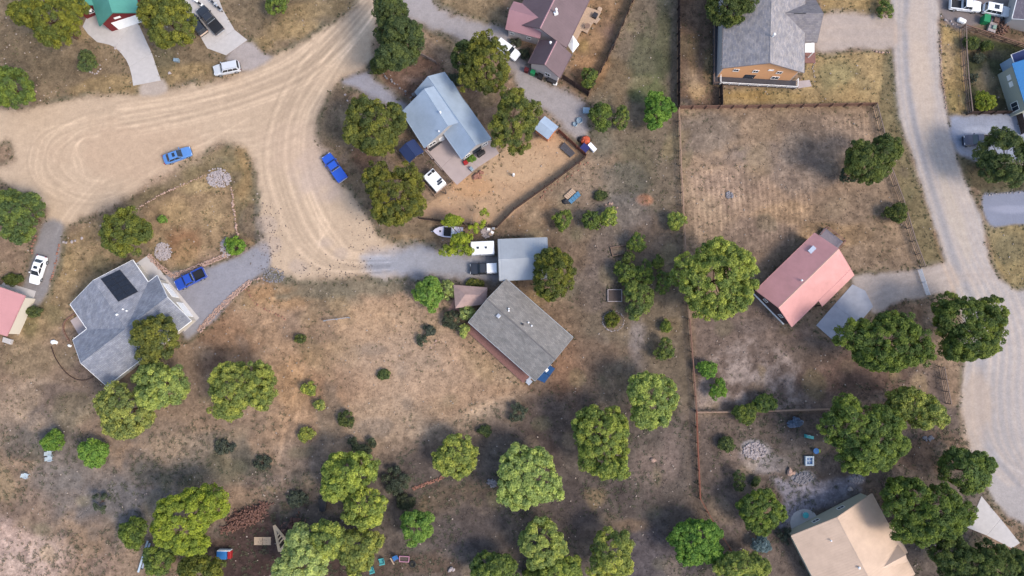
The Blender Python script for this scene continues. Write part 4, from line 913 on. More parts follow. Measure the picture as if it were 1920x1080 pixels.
vehicle('parked_car', 'light blue sedan standing on the dirt turning loop', 'car', 332, 291, 190, -72, 'sedan', paint('lightblue', (0.08, 0.20, 0.46)), L=4.9, sunroof=True)
vehicle('pickup_truck', 'bright blue pickup with matching bed cover at the lobe edge', 'pickup', 627, 314, -100, -140, 'pickup', paint('blue', (0.02, 0.09, 0.50)), L=5.3, bed='cover', bed_m=paint('blue', (0, 0, 0)))
vehicle('parked_car', 'white sedan with dark sunroof on the narrow left drive', 'car', 70, 506, -55, 210, 'sedan', paint('white', (0.80, 0.81, 0.82)), L=4.9, sunroof=True)
vehicle('pickup_truck', 'royal blue pickup with black open bed beside the left house', 'pickup', 357, 523, -195, 100, 'pickup', paint('royal', (0.015, 0.06, 0.36)), L=5.3)
vehicle('pickup_truck', 'black pickup with white bed cap beside the grey carport', 'pickup', 907, 504, -1, 0.03, 'pickup', paint('black', (0, 0, 0)), L=4.6, bed='cap', bed_m=paint('white', (0, 0, 0)))
vehicle('parked_car', 'white car half hidden by pines at the purple-roofed house', 'car', 952, 93, 110, 85, 'suv', paint('white', (0, 0, 0)), L=4.6)
vehicle('pickup_truck', 'white pickup with dark open bed cut by the top edge', 'pickup', 1810, 10, 1, 0.12, 'pickup', paint('white', (0, 0, 0)), L=5.4)
vehicle('parked_car', 'white SUV with dark sunroof in the top right yard', 'car', 1868, 19, 1, 0.2, 'suv', paint('white', (0, 0, 0)), L=4.6, sunroof=True)
vehicle('pickup_truck', 'dark navy pickup with bed rack beside the right edge pine', 'pickup', 1834, 263, -1, 0.02, 'pickup', paint('navy', (0.018, 0.026, 0.06)), L=5.0)

# --- campers
def camper(label, px, py, fx, fy, L, W, Hh, vents):
    rt = empty('camper_trailer', P(px, py, 1.5), label, 'trailer', rz=math.atan2(-fy, fx)); rt.location.z = 0
    B = lambda mb, n, m, par=rt, **k: mb.build(n, m, par, world=False, **k)
    B(MB().box((0, 0, 0.45+Hh/2), (L, W, Hh)), 'body', paint('white', (0, 0, 0)), bevel=0.09)
    B(MB().box((0, 0, 0.45+Hh+0.02), (L-0.3, W-0.3, 0.05)), 'roof', mat('roof_membrane', (0.82, 0.83, 0.84), 0.04, 2, 0.6), bevel=0.01)
    for x, y, sx, sy, m in vents: B(MB().box((x, y, 0.45+Hh+0.1), (sx, sy, 0.14)), 'roof_vent', m, bevel=0.02)
    for sy in (-1, 1):
        t = B(MB().tube((-0.2, sy*(W/2-0.2), 0.34), (-0.2, sy*(W/2+0.02), 0.34), 0.34, 0.34, 14), 'tyre', m_rub)
        B(MB().tube((-0.2, sy*(W/2), 0.34), (-0.2, sy*(W/2+0.035), 0.34), 0.19, 0.18, 10), 'rim', m_galv, t)
        B(MB().box((L*0.2, sy*(W/2+0.005), 1.6), (0.9, 0.03, 0.5)), 'side_window', m_tint)
    B(MB().tube((L/2, -0.5, 0.5), (L/2+1.1, 0, 0.5), 0.05).tube((L/2, 0.5, 0.5), (L/2+1.1, 0, 0.5), 0.05).tube((L/2+1.05, 0, 0.0), (L/2+1.05, 0, 0.6), 0.04), 'tow_bar', m_dark)
    return rt
camper('white camper with two dark roof vents between boat and carport', 905, 466, -1, 0.04, 3.9, 2.2, 2.0, [(-0.6, 0, 0.35, 0.35, m_tint), (0.75, 0, 0.4, 0.35, m_tint)])
camper('white pop-up camper with dark roof hatches in its fenced yard', 815, 338, 26, 29, 3.4, 2.25, 1.5, [(-1.2, 0.05, 0.3, 0.8, m_black), (0.7, 0.55, 0.3, 1.0, m_tint), (1.1, 0.3, 0.3, 1.0, m_tint), (-1.2, 0.8, 0.5, 0.5, m_black)])

# --- boat on its trailer
bt = empty('boat', P(841, 435, 0.8), 'pale lavender open boat with dark cockpit beside the camper', 'boat', rz=math.atan2(-(433-436), 815-868)); bt.location.z = 0
B = lambda mb, n, m, par=bt, **k: mb.build(n, m, par, world=False, **k)
m_hull = paint('lavender', (0.58, 0.55, 0.64)); secs = []
for x, wf, z0, z1 in ((2.55,0.03,0.95,1.1),(2.3,0.35,0.7,1.1),(1.7,0.72,0.5,1.08),(0.8,0.96,0.42,1.05),(-0.6,1,0.4,1.02),(-1.8,0.97,0.4,1.02),(-2.45,0.9,0.42,1.02)):
    w_ = wf*0.98; secs.append([(x,-w_*0.15,z0),(x,-w_*0.85,z0+(z1-z0)*0.45),(x,-w_,z1),(x,-w_*0.93,z1+0.03),(x,w_*0.93,z1+0.03),(x,w_,z1),(x,w_*0.85,z0+(z1-z0)*0.45),(x,w_*0.15,z0)])
B(MB().loft(secs), 'hull', m_hull, smooth=False)
B(MB().box((0.05, 0, 1.062), (1.0, 1.55, 0.03)), 'cockpit', m_black); B(MB().box((0.65, 0, 1.2), (0.06, 1.5, 0.3), ry=0.5), 'windshield', m_tint)
B(MB().box((-0.8, 0, 1.08), (0.4, 1.5, 0.08)), 'seat', m_white); B(MB().box((-2.6, 0, 0.95), (0.35, 0.45, 0.75)), 'outboard_motor', m_black, bevel=0.05)
B(MB().box((1.4, 0, 1.12), (0.3, 0.3, 0.04)), 'hatch', m_black)
tr = empty('boat_trailer', bt.location, 'low galvanised trailer under the lavender boat', 'trailer', rz=bt.rotation_euler.z)
Bt = lambda mb, n, m, **k: mb.build(n, m, tr, world=False, **k)
for sy in (-1, 1):
    Bt(MB().box((-0.3, sy*0.5, 0.36), (4.0, 0.08, 0.07)), 'frame_rail', m_galv); Bt(MB().tube((-0.9, sy*0.78, 0.27), (-0.9, sy*0.95, 0.27), 0.27, 0.27, 12), 'tyre', m_rub)
Bt(MB().box((-0.9, 0, 0.3), (0.06, 1.5, 0.06)), 'axle', m_dark); Bt(MB().box((2.2, 0, 0.36), (1.6, 0.08, 0.08)), 'tow_bar', m_galv); Bt(MB().tube((2.8, 0, 0), (2.8, 0, 0.4), 0.04), 'jack', m_galv)

# --- motorcycles at the top edge
def moto(label, px, py, fx, fy, body_m):
    rt = empty('motorcycle', P(px, py, 0.5), label, 'motorcycle', rz=math.atan2(-fy, fx)); rt.location.z = 0
    B = lambda mb, n, m, par=rt, **k: mb.build(n, m, par, world=False, **k)
    for x in (-0.72, 0.72):
        t = B(MB().tube((x, -0.08, 0.33), (x, 0.08, 0.33), 0.33, 0.33, 14), 'tyre', m_rub); B(MB().tube((x, -0.09, 0.33), (x, 0.09, 0.33), 0.2, 0.2, 10), 'rim', m_galv, t)
    B(MB().box((0.0, 0, 0.5), (0.7, 0.32, 0.4)), 'engine', m_dark, bevel=0.04); B(MB().box((0.18, 0, 0.86), (0.55, 0.36, 0.26)), 'tank', body_m, bevel=0.09); B(MB().box((-0.42, 0, 0.82), (0.75, 0.32, 0.12)), 'seat', m_black, bevel=0.04)
    B(MB().tube((0.72, 0, 0.33), (0.45, 0, 1.0), 0.05), 'fork', m_galv); B(MB().tube((0.42, -0.42, 1.05), (0.42, 0.42, 1.05), 0.025), 'handlebar', m_galv); B(MB().box((0.62, 0, 0.95), (0.2, 0.5, 0.3)), 'fairing', body_m, bevel=0.08)
    B(MB().box((-0.78, 0, 0.7), (0.45, 0.5, 0.2)), 'luggage', body_m, bevel=0.05)
moto('white touring motorcycle standing behind the black pickup, by the pine', 372, 5, -40, -30, m_white)
moto('black and white motorcycle at the top right of the concrete pad', 401, 6, -38, -40, paint('black', (0, 0, 0)))
moto('second dark motorcycle nearest the concrete pad corner', 409, 13, -38, -40, m_galv)

# ================================================================== FENCES
UNIT = {}
def unit(name, mb, m):
    key = (name, m.name)
    if key not in UNIT:
        me = bpy.data.meshes.new(name); me.from_pydata(mb.v, [], mb.f); me.materials.append(m); me.update(); UNIT[key] = me
    return UNIT[key]
def put(me, name, parent, loc, rz=0.0, sc=(1, 1, 1), ry=0.0):
    o = bpy.data.objects.new(name, me); link(o, parent); o.location = Vector(loc)-ORG[parent]; o.rotation_euler = (0, ry, rz); o.scale = sc; return o
frs = random.Random(11)
def fence(pts, label, m, kind='rail', h=1.2, step=2.35, z=0.6, name=None, cat='fence', post_m=None):
    """fence along photo points; every post, rail and panel is a part"""
    W = [P(x, y, z) for x, y in pts]; W = [Vector((p.x, p.y, 0)) for p in W]
    f = empty(name or ('board_fence' if kind == 'board' else 'rail_fence'), W[0], label, cat)
    post = unit('post', MB().box((0, 0, 0.5), (1, 1, 1)), post_m or m)
    rail = unit('rail', MB().box((0.5, 0, 0), (1, 1, 1)), m)
    pb = MB(); n = 16
    for k in range(n): pb.box(((k+0.5)/n, (0.012 if k % 2 else -0.004), 0.5+frs.uniform(-0.006, 0.006)), (0.94/n, 0.022, 1.0))
    panel = unit('panel', pb, m)
    first = True
    for a, b in zip(W, W[1:]):
        L = (b-a).length; k = max(1, round(L/step)); ang = math.atan2((b-a).y, (b-a).x); nv = Vector((-math.sin(ang), math.cos(ang), 0))
        for i in range(k):
            p, q = a+(b-a)*(i/k), a+(b-a)*((i+1)/k); l = (q-p).length
            hp = h*frs.uniform(0.99, 1.05)+0.06
            put(post, 'post', f, p, ang, (0.13, 0.13, hp))
            if kind == 'rail':
                for zz in (0.22, 0.55, 0.88):
                    put(rail, 'rail', f, p+Vector((0, 0, h*zz))+nv*0.085, ang+frs.uniform(-0.008, 0.008), (l*1.0, 0.05, 0.15), ry=frs.uniform(-0.012, 0.012))
                put(rail, 'top_rail', f, p+Vector((0, 0, h+0.10)), ang, (l-0.01, 0.15, 0.045))
            elif kind == 'wire':
                for zz in (0.5, 0.97): put(rail, 'rail', f, p+Vector((0, 0, h*zz))+nv*0.08, ang, (l, 0.05, 0.09))
            else:
                put(panel, 'panel', f, p+Vector((0, 0, 0.04))+nv*0.11, ang, (l*0.995, 1.0, h-0.05))
                for zz in (0.2, 0.85): put(rail, 'rail', f, p+Vector((0, 0, h*zz))-nv*0.0+nv*0.075, ang, (l, 0.04, 0.09))
        put(post, 'post', f, b, ang, (0.13, 0.13, h*1.04))
    return f
m_fbrown = mat('fence_brown', A(146, 112, 96), 0.2, 3, 0.9); m_fdark = mat('fence_dark', A(84, 66, 60), 0.2, 3, 0.9); m_fgrey = mat('fence_grey', A(142, 124, 114), 0.2, 3, 0.9)
m_ftan = mat('fence_tan', A(176, 146, 124), 0.2, 3, 0.9); m_fred = mat('fence_red', A(150, 96, 78), 0.2, 3, 0.9)
fence([(1272,200),(1276,310),(1280,385),(1284,470),(1292,598)], 'tan rail fence running down the middle from the corner to the big lime tree', m_ftan, 'rail', 1.15)
fence([(1292,598),(1299,690),(1305,770)], 'reddish rail fence between the big lime tree and the crossing fence', m_fbrown, 'rail', 1.15)
fence([(1305,770),(1307,830),(1312,935)], 'rusty rail fence below the crossing fence, right of the litter ground', m_fred, 'rail', 1.1)
fence([(1312,935),(1340,985),(1370,1032)], 'slanting rusty rail fence near the bottom, past the bend', m_fred, 'wire', 1.1)
fence([(1306,773),(1420,771),(1560,767)], 'thin reddish fence crossing between the two right yards', m_ftan, 'rail', 1.1)
fence([(1271,-30),(1271,202)], 'tall dark board fence left of the orange house yard', m_fdark, 'board', 1.9)
fence([(1273,203),(1450,201),(1640,197)], 'long brown board fence below the orange house yard', m_fbrown, 'board', 1.6)
fence([(1640,197),(1652,243),(1668,318),(1690,378),(1712,452),(1730,500)], 'brown rail fence along the gravel road below the orange house', m_fgrey, 'rail', 1.35)
fence([(1765,688),(1778,757)], 'short rail fence right of the clustered pines by the road', m_fgrey, 'rail', 1.35)
fence([(1350,162),(1351,200)], 'short dark fence from the orange house deck to the board fence', m_fdark, 'board', 1.8)
fence([(1805,50),(1806,95),(1810,150),(1817,212)], 'grey rail fence beside the golden verge at top right', m_fgrey, 'rail', 1.5)
fence([(1805,50),(1860,68),(1930,92)], 'brown rail fence below the top right parking yard', m_fbrown, 'rail', 1.3)
fence([(1817,213),(1908,212)], 'dark low board fence under the yellow-green bush', m_fdark, 'board', 1.5)
fence([(1908,212),(1918,250)], 'dark board fence end at the blue-roofed house', m_fdark, 'board', 1.5)
fence([(1054,146),(1103,178)], 'dark board fence off the corner of the purple-roofed house', m_fdark, 'board', 1.9)
fence([(1103,178),(1150,90),(1196,-20)], 'tall dark board fence slanting up beside the dry strip', m_fdark, 'board', 1.9)
fence([(1046,246),(1098,293)], 'red-brown board fence from the orange shed to the yard corner', m_fred, 'board', 1.7)
fence([(1098,293),(1040,337),(963,392),(931,425)], 'dark board fence along the sandy yard down to the carport', m_fdark, 'board', 1.7)
fence([(931,425),(890,421),(785,408)], 'dark board fence behind the lavender boat', m_fdark, 'board', 1.5)
fence([(744,284),(780,325),(815,367),(849,342)], 'thin tan board fence round the pop-up camper', m_ftan, 'wire', 1.0, post_m=m_ftan)
fence([(795,278),(849,342)], 'thin dark rail along the patio by the pop-up camper', m_fdark, 'wire', 0.9)
fence([(779,98),(800,108),(818,118)], 'short weathered pole fence behind the top pine', m_fgrey, 'rail', 1.2)
fence([(608,602),(655,596)], 'pale metal rail across the path in the dry field', m_galv, 'wire', 0.9, cat='barrier', name='barrier')
# gate
gp, gq = P(1724, 505, 0.6), P(1740, 553, 0.6); gt = empty('gate', (gp.x, gp.y, 0), 'white tubular gate across the red-roofed house drive', 'gate')
for k in range(5):
    z = 0.2+k*0.24; MB().tube((gp.x, gp.y, z), (gq.x, gq.y, z), 0.045, 0.045, 6).build('bar', m_galv, gt)
for t in (0, 0.5, 1): p = gp.lerp(gq, t); MB().tube((p.x+0.02, p.y, 0), (p.x+0.02, p.y, 1.25), 0.05, 0.05, 6).build('upright', m_galv, gt)

# ================================================================== SMALL THINGS
rng = random.Random(5)
def stone_row(pts, label, m, size=0.4, gap=0.36, jit=0.12, cat='stone border', name='stone_border', rows=1, wide=0.3):
    W = [P(x, y) for x, y in pts]; mb = MB()
    for a, b in zip(W, W[1:]):
        L = (b-a).length; n = max(1, int(L/gap)); d = (b-a).normalized(); nv = Vector((-d.y, d.x, 0))
        for i in range(n):
            for r in range(rows):
                s = size*rng.uniform(0.6, 1.25)
                p = a+d*((i+rng.uniform(0.2, 0.8))*L/n)+nv*((r-(rows-1)/2)*wide+rng.uniform(-jit, jit))
                mb.rock((p.x, p.y, s*0.22), (s, s*rng.uniform(0.65, 1), s*0.6), rng)
    o = thing(mb, name, m, label, cat); o['kind'] = 'stuff'; return o
m_stone = mat('pink_stone', A(196, 164, 148), 0.3, 1.6, 0.9); m_stonew = mat('pale_stone', A(188, 176, 174), 0.25, 2, 0.9); m_stoner = mat('red_stone', A(170, 122, 104), 0.3, 1.5, 0.9); m_stoneg = mat('grey_stone', A(150, 146, 150), 0.25, 1.6, 0.9)
stone_row([(250,396),(300,366),(345,346),(385,328)], 'line of pale stones across the left house front yard', m_stone, 0.38)
stone_row([(434,350),(438,390),(442,420),(447,445)], 'upright line of stones on the right of the left front yard', m_stone, 0.45)
stone_row([(392,322),(402,316),(416,317),(426,322)], 'arc of stones over the round gravel bed', m_stonew, 0.4)
stone_row([(278,478),(300,500),(325,518),(345,510),(380,497),(425,478)], 'pinkish stone strip edging the royal blue pickup drive', m_stone, 0.32, 0.16, 0.1, rows=3, wide=0.28)
stone_row([(372,622),(400,590),(430,560),(470,527)], 'pinkish stone strip along the lower side of the left drive', m_stone, 0.34, 0.17, 0.1, rows=3, wide=0.3)
stone_row([(470,527),(492,520)], 'last few stones of the drive edge at the road', m_stone, 0.4, 0.3)
stone_row([(461,540),(472,560),(492,578),(536,598)], 'loose row of reddish stones in the dry grass below the drive', m_stoner, 0.35, 0.5, 0.2)
stone_row([(116,453),(122,456),(131,455),(139,453),(150,449),(165,446)], 'short row of pale blocks left of the yard pine', m_stonew, 0.55, 0.8, 0.1)
stone_row([(112,456),(107,480),(102,505),(95,530)], 'reddish stones on the right of the white sedan drive', m_stoner, 0.38, 0.35)
stone_row([(70,440),(62,460),(60,478)], 'reddish stones on the left of the white sedan drive', m_stoner, 0.45, 0.5, 0.2)
stone_row([(166,134),(172,137),(180,138),(188,133),(191,126),(188,120)], 'ring of pale stones round the small dark juniper', m_stonew, 0.4)
stone_row([(38,193),(50,186),(64,176),(70,168),(68,158)], 'curved row of stones beside the left edge pine', m_stone, 0.4, 0.5)
stone_row([(212,87),(219,92),(226,98)], 'three pale stones on the concrete drive edge', m_stonew, 0.5, 0.6)
stone_row([(644,174),(650,186),(655,194)], 'weathered stones on the dry island by the fork', m_stonew, 0.6, 0.7)
stone_row([(715,137),(730,148),(748,162),(760,175),(772,185)], 'stones edging the blue-roofed house drive', m_stoneg, 0.45, 0.5, 0.25)
stone_row([(775,180),(785,172),(780,178)], 'heap of grey blocks at the blue-roofed house corner', m_stoneg, 0.8, 0.4, 0.3)
stone_row([(774,917),(790,910),(806,904),(832,894)], 'straight row of red stones under the lime trees', m_stoner, 0.36, 0.22, 0.12, rows=2, wide=0.28)
stone_row([(1763,62),(1764,120),(1768,170),(1774,205)], 'row of pale stones between gravel road and golden verge', m_stone, 0.34, 0.45, 0.15)
stone_row([(1762,30),(1775,38),(1790,46),(1803,52)], 'stone edging at the top right yard corner', m_stonew, 0.5, 0.5, 0.2)
stone_row([(1845,366),(1868,364),(1890,362),(1915,360)], 'white stones above the dark paved drive', m_stonew, 0.28, 0.5)
stone_row([(1523,108),(1528,118),(1524,128),(1526,146)], 'white stone edging right of the orange house', m_stonew, 0.34, 0.3, 0.12)
stone_row([(1636,92),(1645,98),(1655,100),(1668,96)], 'heap of tan stones at the orange house drive corner', m_stone, 0.5, 0.4, 0.3)
stone_row([(1652,28),(1660,34),(1664,30)], 'pinkish stones by the green bush at the top road', m_stone, 0.5, 0.4, 0.25)
stone_row([(1100,300),(1075,322),(1040,348),(1005,372)], 'orange stones strewn outside the sandy yard fence', m_stoner, 0.35, 0.5, 0.5)
stone_row([(1135,380),(1148,386),(1156,394)], 'small heap of pinkish stones above the juniper pair', m_stone, 0.5, 0.35, 0.4)
stone_row([(790,640),(802,656),(812,650),(818,636)], 'stone arc below the dark shrubs in the dry field', m_stone, 0.4, 0.6, 0.2)
def pebbles(cx, cy, rx, ry, label, m, n=160, size=0.24, name='gravel_bed'):
    """round bed of pebbles"""
    mb = MB()
    for _ in range(n):
        a = rng.uniform(0, 6.283); r = math.sqrt(rng.random()); p = P(cx+rx*r*math.cos(a), cy+ry*r*math.sin(a)); s = size*rng.uniform(0.6, 1.4)
        mb.rock((p.x, p.y, s*0.2), (s, s*rng.uniform(0.7, 1), s*0.55), rng)
    o = thing(mb, name, m, label, 'gravel bed'); o['kind'] = 'stuff'
    block_poly([(cx+rx*math.cos(k*0.5), cy+ry*math.sin(k*0.5)) for k in range(12)])
pebbles(411, 336, 23, 16, 'round bed of grey pebbles at the tip of the left yard', m_stonew, 420, 0.3)
pebbles(306, 472, 16, 17, 'round pale pebble bed beside the left house', m_stonew, 300, 0.3)
pebbles(425, 465, 12, 20, 'pebble strip by the small bright bush', m_stonew, 160, 0.3)
pebbles(1415, 845, 22, 16, 'patch of white gravel in the right yard', m_stonew, 260, 0.35)
pebbles(922, 906, 9, 8, 'little heap of grey stones left of a lime tree', m_stoneg, 50, 0.4)
pebbles(1505, 897, 16, 10, 'patch of bluish gravel near the tan house', m_stoneg, 150, 0.32)
pebbles(1605, 900, 12, 6, 'scatter of pale stones above the tan house', m_stonew, 50, 0.4)
pebbles(1740, 822, 10, 4, 'small heap of grey stones by the right road', m_stoneg, 30, 0.45)
pebbles(913, 436, 11, 10, 'low mound of pale stones behind the white camper', m_stonew, 150, 0.36)
pebbles(512, 516, 22, 16, 'scatter of grey stones at the road lobe edge', m_stoneg, 120, 0.25)
pebbles(1367, 366, 7, 6, 'ash-dark stone fire ring in the right field', m_stoneg, 46, 0.36, 'fire_ring')

def boulder(px, py, s, m, label, name='boulder', cat='rock'):
    p = P(px, py); mb = MB(); mb.rock((p.x, p.y, s[2]*0.4), s, rng)
    mb.rock((p.x+s[0]*0.4, p.y-0.1, s[2]*0.25), (s[0]*0.6, s[1]*0.7, s[2]*0.6), rng); return thing(mb, name, m, label, cat)
boulder(102, 641, (1.1, 0.8, 0.6), mat('white_rock', (0.8, 0.8, 0.78), 0.05, 2, 0.8), 'white boulder by the curved edging behind the left house')
boulder(131, 648, (0.5, 0.7, 0.4), mat('white_rock', (0, 0, 0)), 'smaller white rock against the left house')
boulder(893, 331, (1.5, 1.1, 0.6), m_stoner, 'reddish rock pile off the patio corner')
boulder(901, 323, (0.9, 0.7, 0.5), m_stoner, 'small reddish rock at the patio step')
boulder(1480, 885, (1.5, 1.0, 0.6), m_stone, 'pale boulder on the bare yard by the blue gravel')
boulder(1592, 917, (0.9, 0.8, 0.5), m_stonew, 'white rock above the tan house eave')
boulder(845, 1067, (1.2, 0.7, 0.5), m_stonew, 'pale rock at the bottom between lime trees')
boulder(1224, 862, (0.8, 0.9, 0.4), m_stone, 'pinkish rock on the bare patch left of the rusty fence')
boulder(318, 137, (0.5, 0.6, 0.3), m_stonew, 'small pale rock below the top pine')
# curved dark edging behind the left house
ed = [(97,650),(103,668),(114,686),(128,702),(146,712),(162,712),(176,706)]; mb = MB(); W = [P(*q) for q in smooth(ed, 4)]
for a, b in zip(W, W[1:]): m_ = (a+b)/2; mb.box((m_.x, m_.y, 0.07), ((b-a).length+0.05, 0.1, 0.16), math.atan2((b-a).y, (b-a).x))
thing(mb, 'garden_edging', m_fdark, 'curved dark garden edging behind the left house', 'edging')
ed = [(168,592),(150,585),(132,594),(121,606),(121,622),(131,640)]; mb = MB(); W = [P(*q) for q in smooth(ed, 4)]
for a, b in zip(W, W[1:]): m_ = (a+b)/2; mb.box((m_.x, m_.y, 0.12), ((b-a).length+0.05, 0.2, 0.24), math.atan2((b-a).y, (b-a).x))
thing(mb, 'garden_edging', m_fbrown, 'low curved wall round the little patio', 'edging')

def boxy(name, label, cat, px, py, size, rot_px, m, z=0.0, bevel=0.03, lid=None):
    p = P(px, py, size[2]/2); r = math.atan2(-rot_px[1], rot_px[0]); e = empty(name, (p.x, p.y, z), label, cat, rz=r)
    MB().box((0, 0, size[2]/2), size).build('body', m, e, world=False, bevel=bevel)
    if lid: MB().box((0, 0, size[2]+0.03), (size[0]*1.06, size[1]*1.06, 0.06)).build('lid', lid, e, world=False, bevel=0.015)
    return e
m_green = mat('green_plastic', A(40, 150, 96), 0.06, 2, 0.5); m_red = mat('red_plastic', A(178, 44, 48), 0.06, 2, 0.5); m_teal = mat('teal_plastic', A(88, 196, 196), 0.06, 2, 0.5); m_blue = mat('blue_plastic', A(60, 130, 200), 0.06, 2, 0.5)
m_tarp = mat('blue_tarp', A(28, 84, 140), 0.12, 1.5, 0.5); m_orange = mat('orange_tarp', A(214, 104, 72), 0.2, 1.2, 0.7); m_navy = mat('navy_cloth', A(52, 56, 120), 0.12, 2, 0.7); m_steel = mat('pale_blue_steel', A(170, 192, 206), 0.08, 2, 0.4, metal=0.3)
boxy('wheelie_bin', 'green wheelie bin against the purple-roofed house', 'bin', 999, 137, (0.75, 0.7, 1.1), (1, 0.4), m_green, lid=m_green)
boxy('wheelie_bin', 'dark red wheelie bin left of the green one', 'bin', 987, 132, (0.7, 0.65, 1.05), (1, 0.4), mat('dark_red', A(110, 46, 52), 0.1), lid=mat('dark_red', (0, 0, 0)))
boxy('wheelie_bin', 'black bin against the purple-roofed house gable', 'bin', 1013, 144, (0.9, 0.7, 1.0), (1, 0.5), m_black, lid=m_black)
boxy('storage_box', 'black storage box at the purple-roofed house corner', 'box', 1035, 152, (1.6, 0.7, 0.7), (1, 0.45), m_black, lid=m_dark)
boxy('storage_box', 'white box lying at the purple-roofed house fence corner', 'box', 1041, 157, (0.7, 0.5, 0.4), (1, 0.3), m_white)
boxy('dumpster', 'green waste container below the white SUV', 'dumpster', 1847, 37, (1.0, 1.3, 1.2), (1, 0.2), m_green, lid=m_green)
boxy('storage_box', 'grey blue chest on the gravel near the leafy shrubs', 'box', 1099, 208, (1.1, 0.95, 0.6), (1, 0.05), m_steel, lid=m_steel)
boxy('barbecue', 'black covered barbecue on the patio', 'barbecue', 902, 288, (1.5, 0.65, 1.05), (1, -0.75), m_black, bevel=0.12)
boxy('air_conditioner', 'white air conditioner by the blue tarp of the grey house', 'air conditioner', 1025, 694, (0.6, 0.45, 0.7), (1, -1), m_white, bevel=0.04)
boxy('trash_can', 'dark lidded can left of the lime trees', 'bin', 607, 946, (0.9, 1.9, 0.9), (1, 0.1), m_dark, lid=m_black)
boxy('storage_box', 'navy cube under the orange heap at the yard corner', 'box', 1096, 278, (1.3, 1.2, 0.9), (1, 0.85), m_navy)
boxy('storage_box', 'white chest beside the orange heap', 'box', 1110, 277, (1.5, 0.7, 0.8), (0.7, 0.8), m_white, lid=m_white)
boxy('utility_box', 'pale blue utility box under the top left pine', 'box', 331, 113, (0.9, 0.55, 0.6), (1, 0.1), m_steel)
boxy('planter', 'red planter at the tip of the blue-roofed house', 'planter', 873, 305, (0.8, 0.7, 0.6), (1, -0.5), m_red, bevel=0.1)
boxy('planter', 'red box by the patio door of the blue-roofed house', 'planter', 802, 275, (0.8, 0.6, 0.6), (1, -0.9), m_red, bevel=0.08)
boxy('bench', 'dark bench under the blue-roofed house eave', 'bench', 816, 273, (2.6, 0.45, 0.45), (1, -0.8), m_dark)
boxy('propane_tank', 'white propane tank at the top right fence corner', 'tank', 1803, 39, (1.5, 0.8, 0.8), (1, 0.5), m_white, bevel=0.3)
boxy('yard_post', 'white post standing alone in the sandy yard', 'post', 963, 328, (0.35, 0.35, 1.3), (1, 0), m_white, bevel=0.08)
boxy('patio_seat', 'pale blue-grey seat on the patio edge', 'seat', 884, 317, (0.7, 0.5, 0.7), (1, 1.2), m_steel, bevel=0.05)
for px, py, l in ((1086, 227, 'oval pale blue tub on the gravel above the orange heap'), (1078, 234, 'smaller round tub beside the oval one')):
    p = P(px, py); s = 0.55 if px == 1086 else 0.42
    thing(MB().lathe((p.x, p.y, 0), [(s*0.8, 0), (s, 0.4), (s*0.9, 0.42), (s*0.75, 0.1)], 16), 'tub', m_steel, l, 'tub')
p = P(1507, 964); tb = empty('garden_table', (p.x, p.y, 0.06), 'teal round table on the white patio', 'table')
MB().lathe((p.x, p.y, 0.76), [(0.42, 0), (0.5, 0.03), (0.5, 0.06), (0.36, 0.05)], 18).build('table_top', m_teal, tb); MB().tube((p.x, p.y, 0.1), (p.x, p.y, 0.76), 0.06).build('leg', m_galv, tb); MB().lathe((p.x, p.y, 0.06), [(0.3, 0), (0.1, 0.06)], 12).build('base', m_galv, tb)
# orange heap under a tarp
def heap(name, label, cat, px, py, rx, ry, h, m, kind=None, seed=1):
    r = random.Random(seed); c = P(px, py); n = 14; rings = [(1.0, 0), (0.85, 0.55), (0.55, 0.9), (0.2, 1.0)]; vs = []
    secs = [[(c.x+rx*k*math.cos(i*6.283/n)*r.uniform(0.85, 1.15), c.y+ry*k*math.sin(i*6.283/n)*r.uniform(0.85, 1.15), h*z*r.uniform(0.8, 1.1)) for i in range(n)] for k, z in rings]
    return thing(MB().loft(secs), name, m, label, cat)
heap('tarp_heap', 'crumpled orange tarp over a heap outside the yard corner', 'tarp', 1097, 264, 0.95, 0.85, 1.0, m_orange)
heap('tarp_heap', 'dark bundle left of the orange heap', 'tarp', 1088, 262, 0.5, 0.6, 0.7, m_dark, seed=4)
# flat trailer beds, pallets, tarps
def pallet(name, label, cat, quad, z, m, n=6, th=0.04, frame_m=None):
    q = [P(x, y, z) for x, y in quad]; c = sum(q, Vector())/4; e = empty(name, (c.x, c.y, 0), label, cat)
    for i in range(n):
        a, b = i/n+0.012, (i+1)/n-0.012
        MB().slab([q[0].lerp(q[1], a), q[0].lerp(q[1], b), q[3].lerp(q[2], b), q[3].lerp(q[2], a)], th).build('board', m, e)
    for t in (0.06, 0.5, 0.94):
        a, b = q[0].lerp(q[3], t), q[1].lerp(q[2], t); m_ = (a+b)/2
        MB().box((m_.x, m_.y, (z-th)/2), ((b-a).length, 0.1, z-th-0.002), math.atan2((b-a).y, (b-a).x)).build('bearer', frame_m or m, e)
    return e
pallet('pallet', 'tan wooden pallet beside the blue one below the sandy yard', 'pallet', [(1057,368),(1073,353),(1080,360),(1064,374)], 0.3, m_deckw)
pallet('pallet', 'blue painted panel beside the tan pallet', 'pallet', [(1065,376),(1084,358),(1089,366),(1071,382)], 0.3, mat('blue_wood', A(96, 146, 180), 0.12, 3), 4)
pallet('utility_trailer', 'flat dark mesh trailer bed inside the sandy yard fence', 'trailer', [(1050,277),(1058,266),(1079,287),(1070,295)], 0.5, mat('dark_mesh', A(92, 90, 96), 0.15, 5), 4, frame_m=m_galv)
pallet('plywood_sheet', 'pale plywood sheet on dark soil near the firewood', 'board', [(476,1007),(508,1007),(508,1022),(476,1022)], 0.12, mat('plywood', A(222, 190, 156), 0.08, 2), 2)
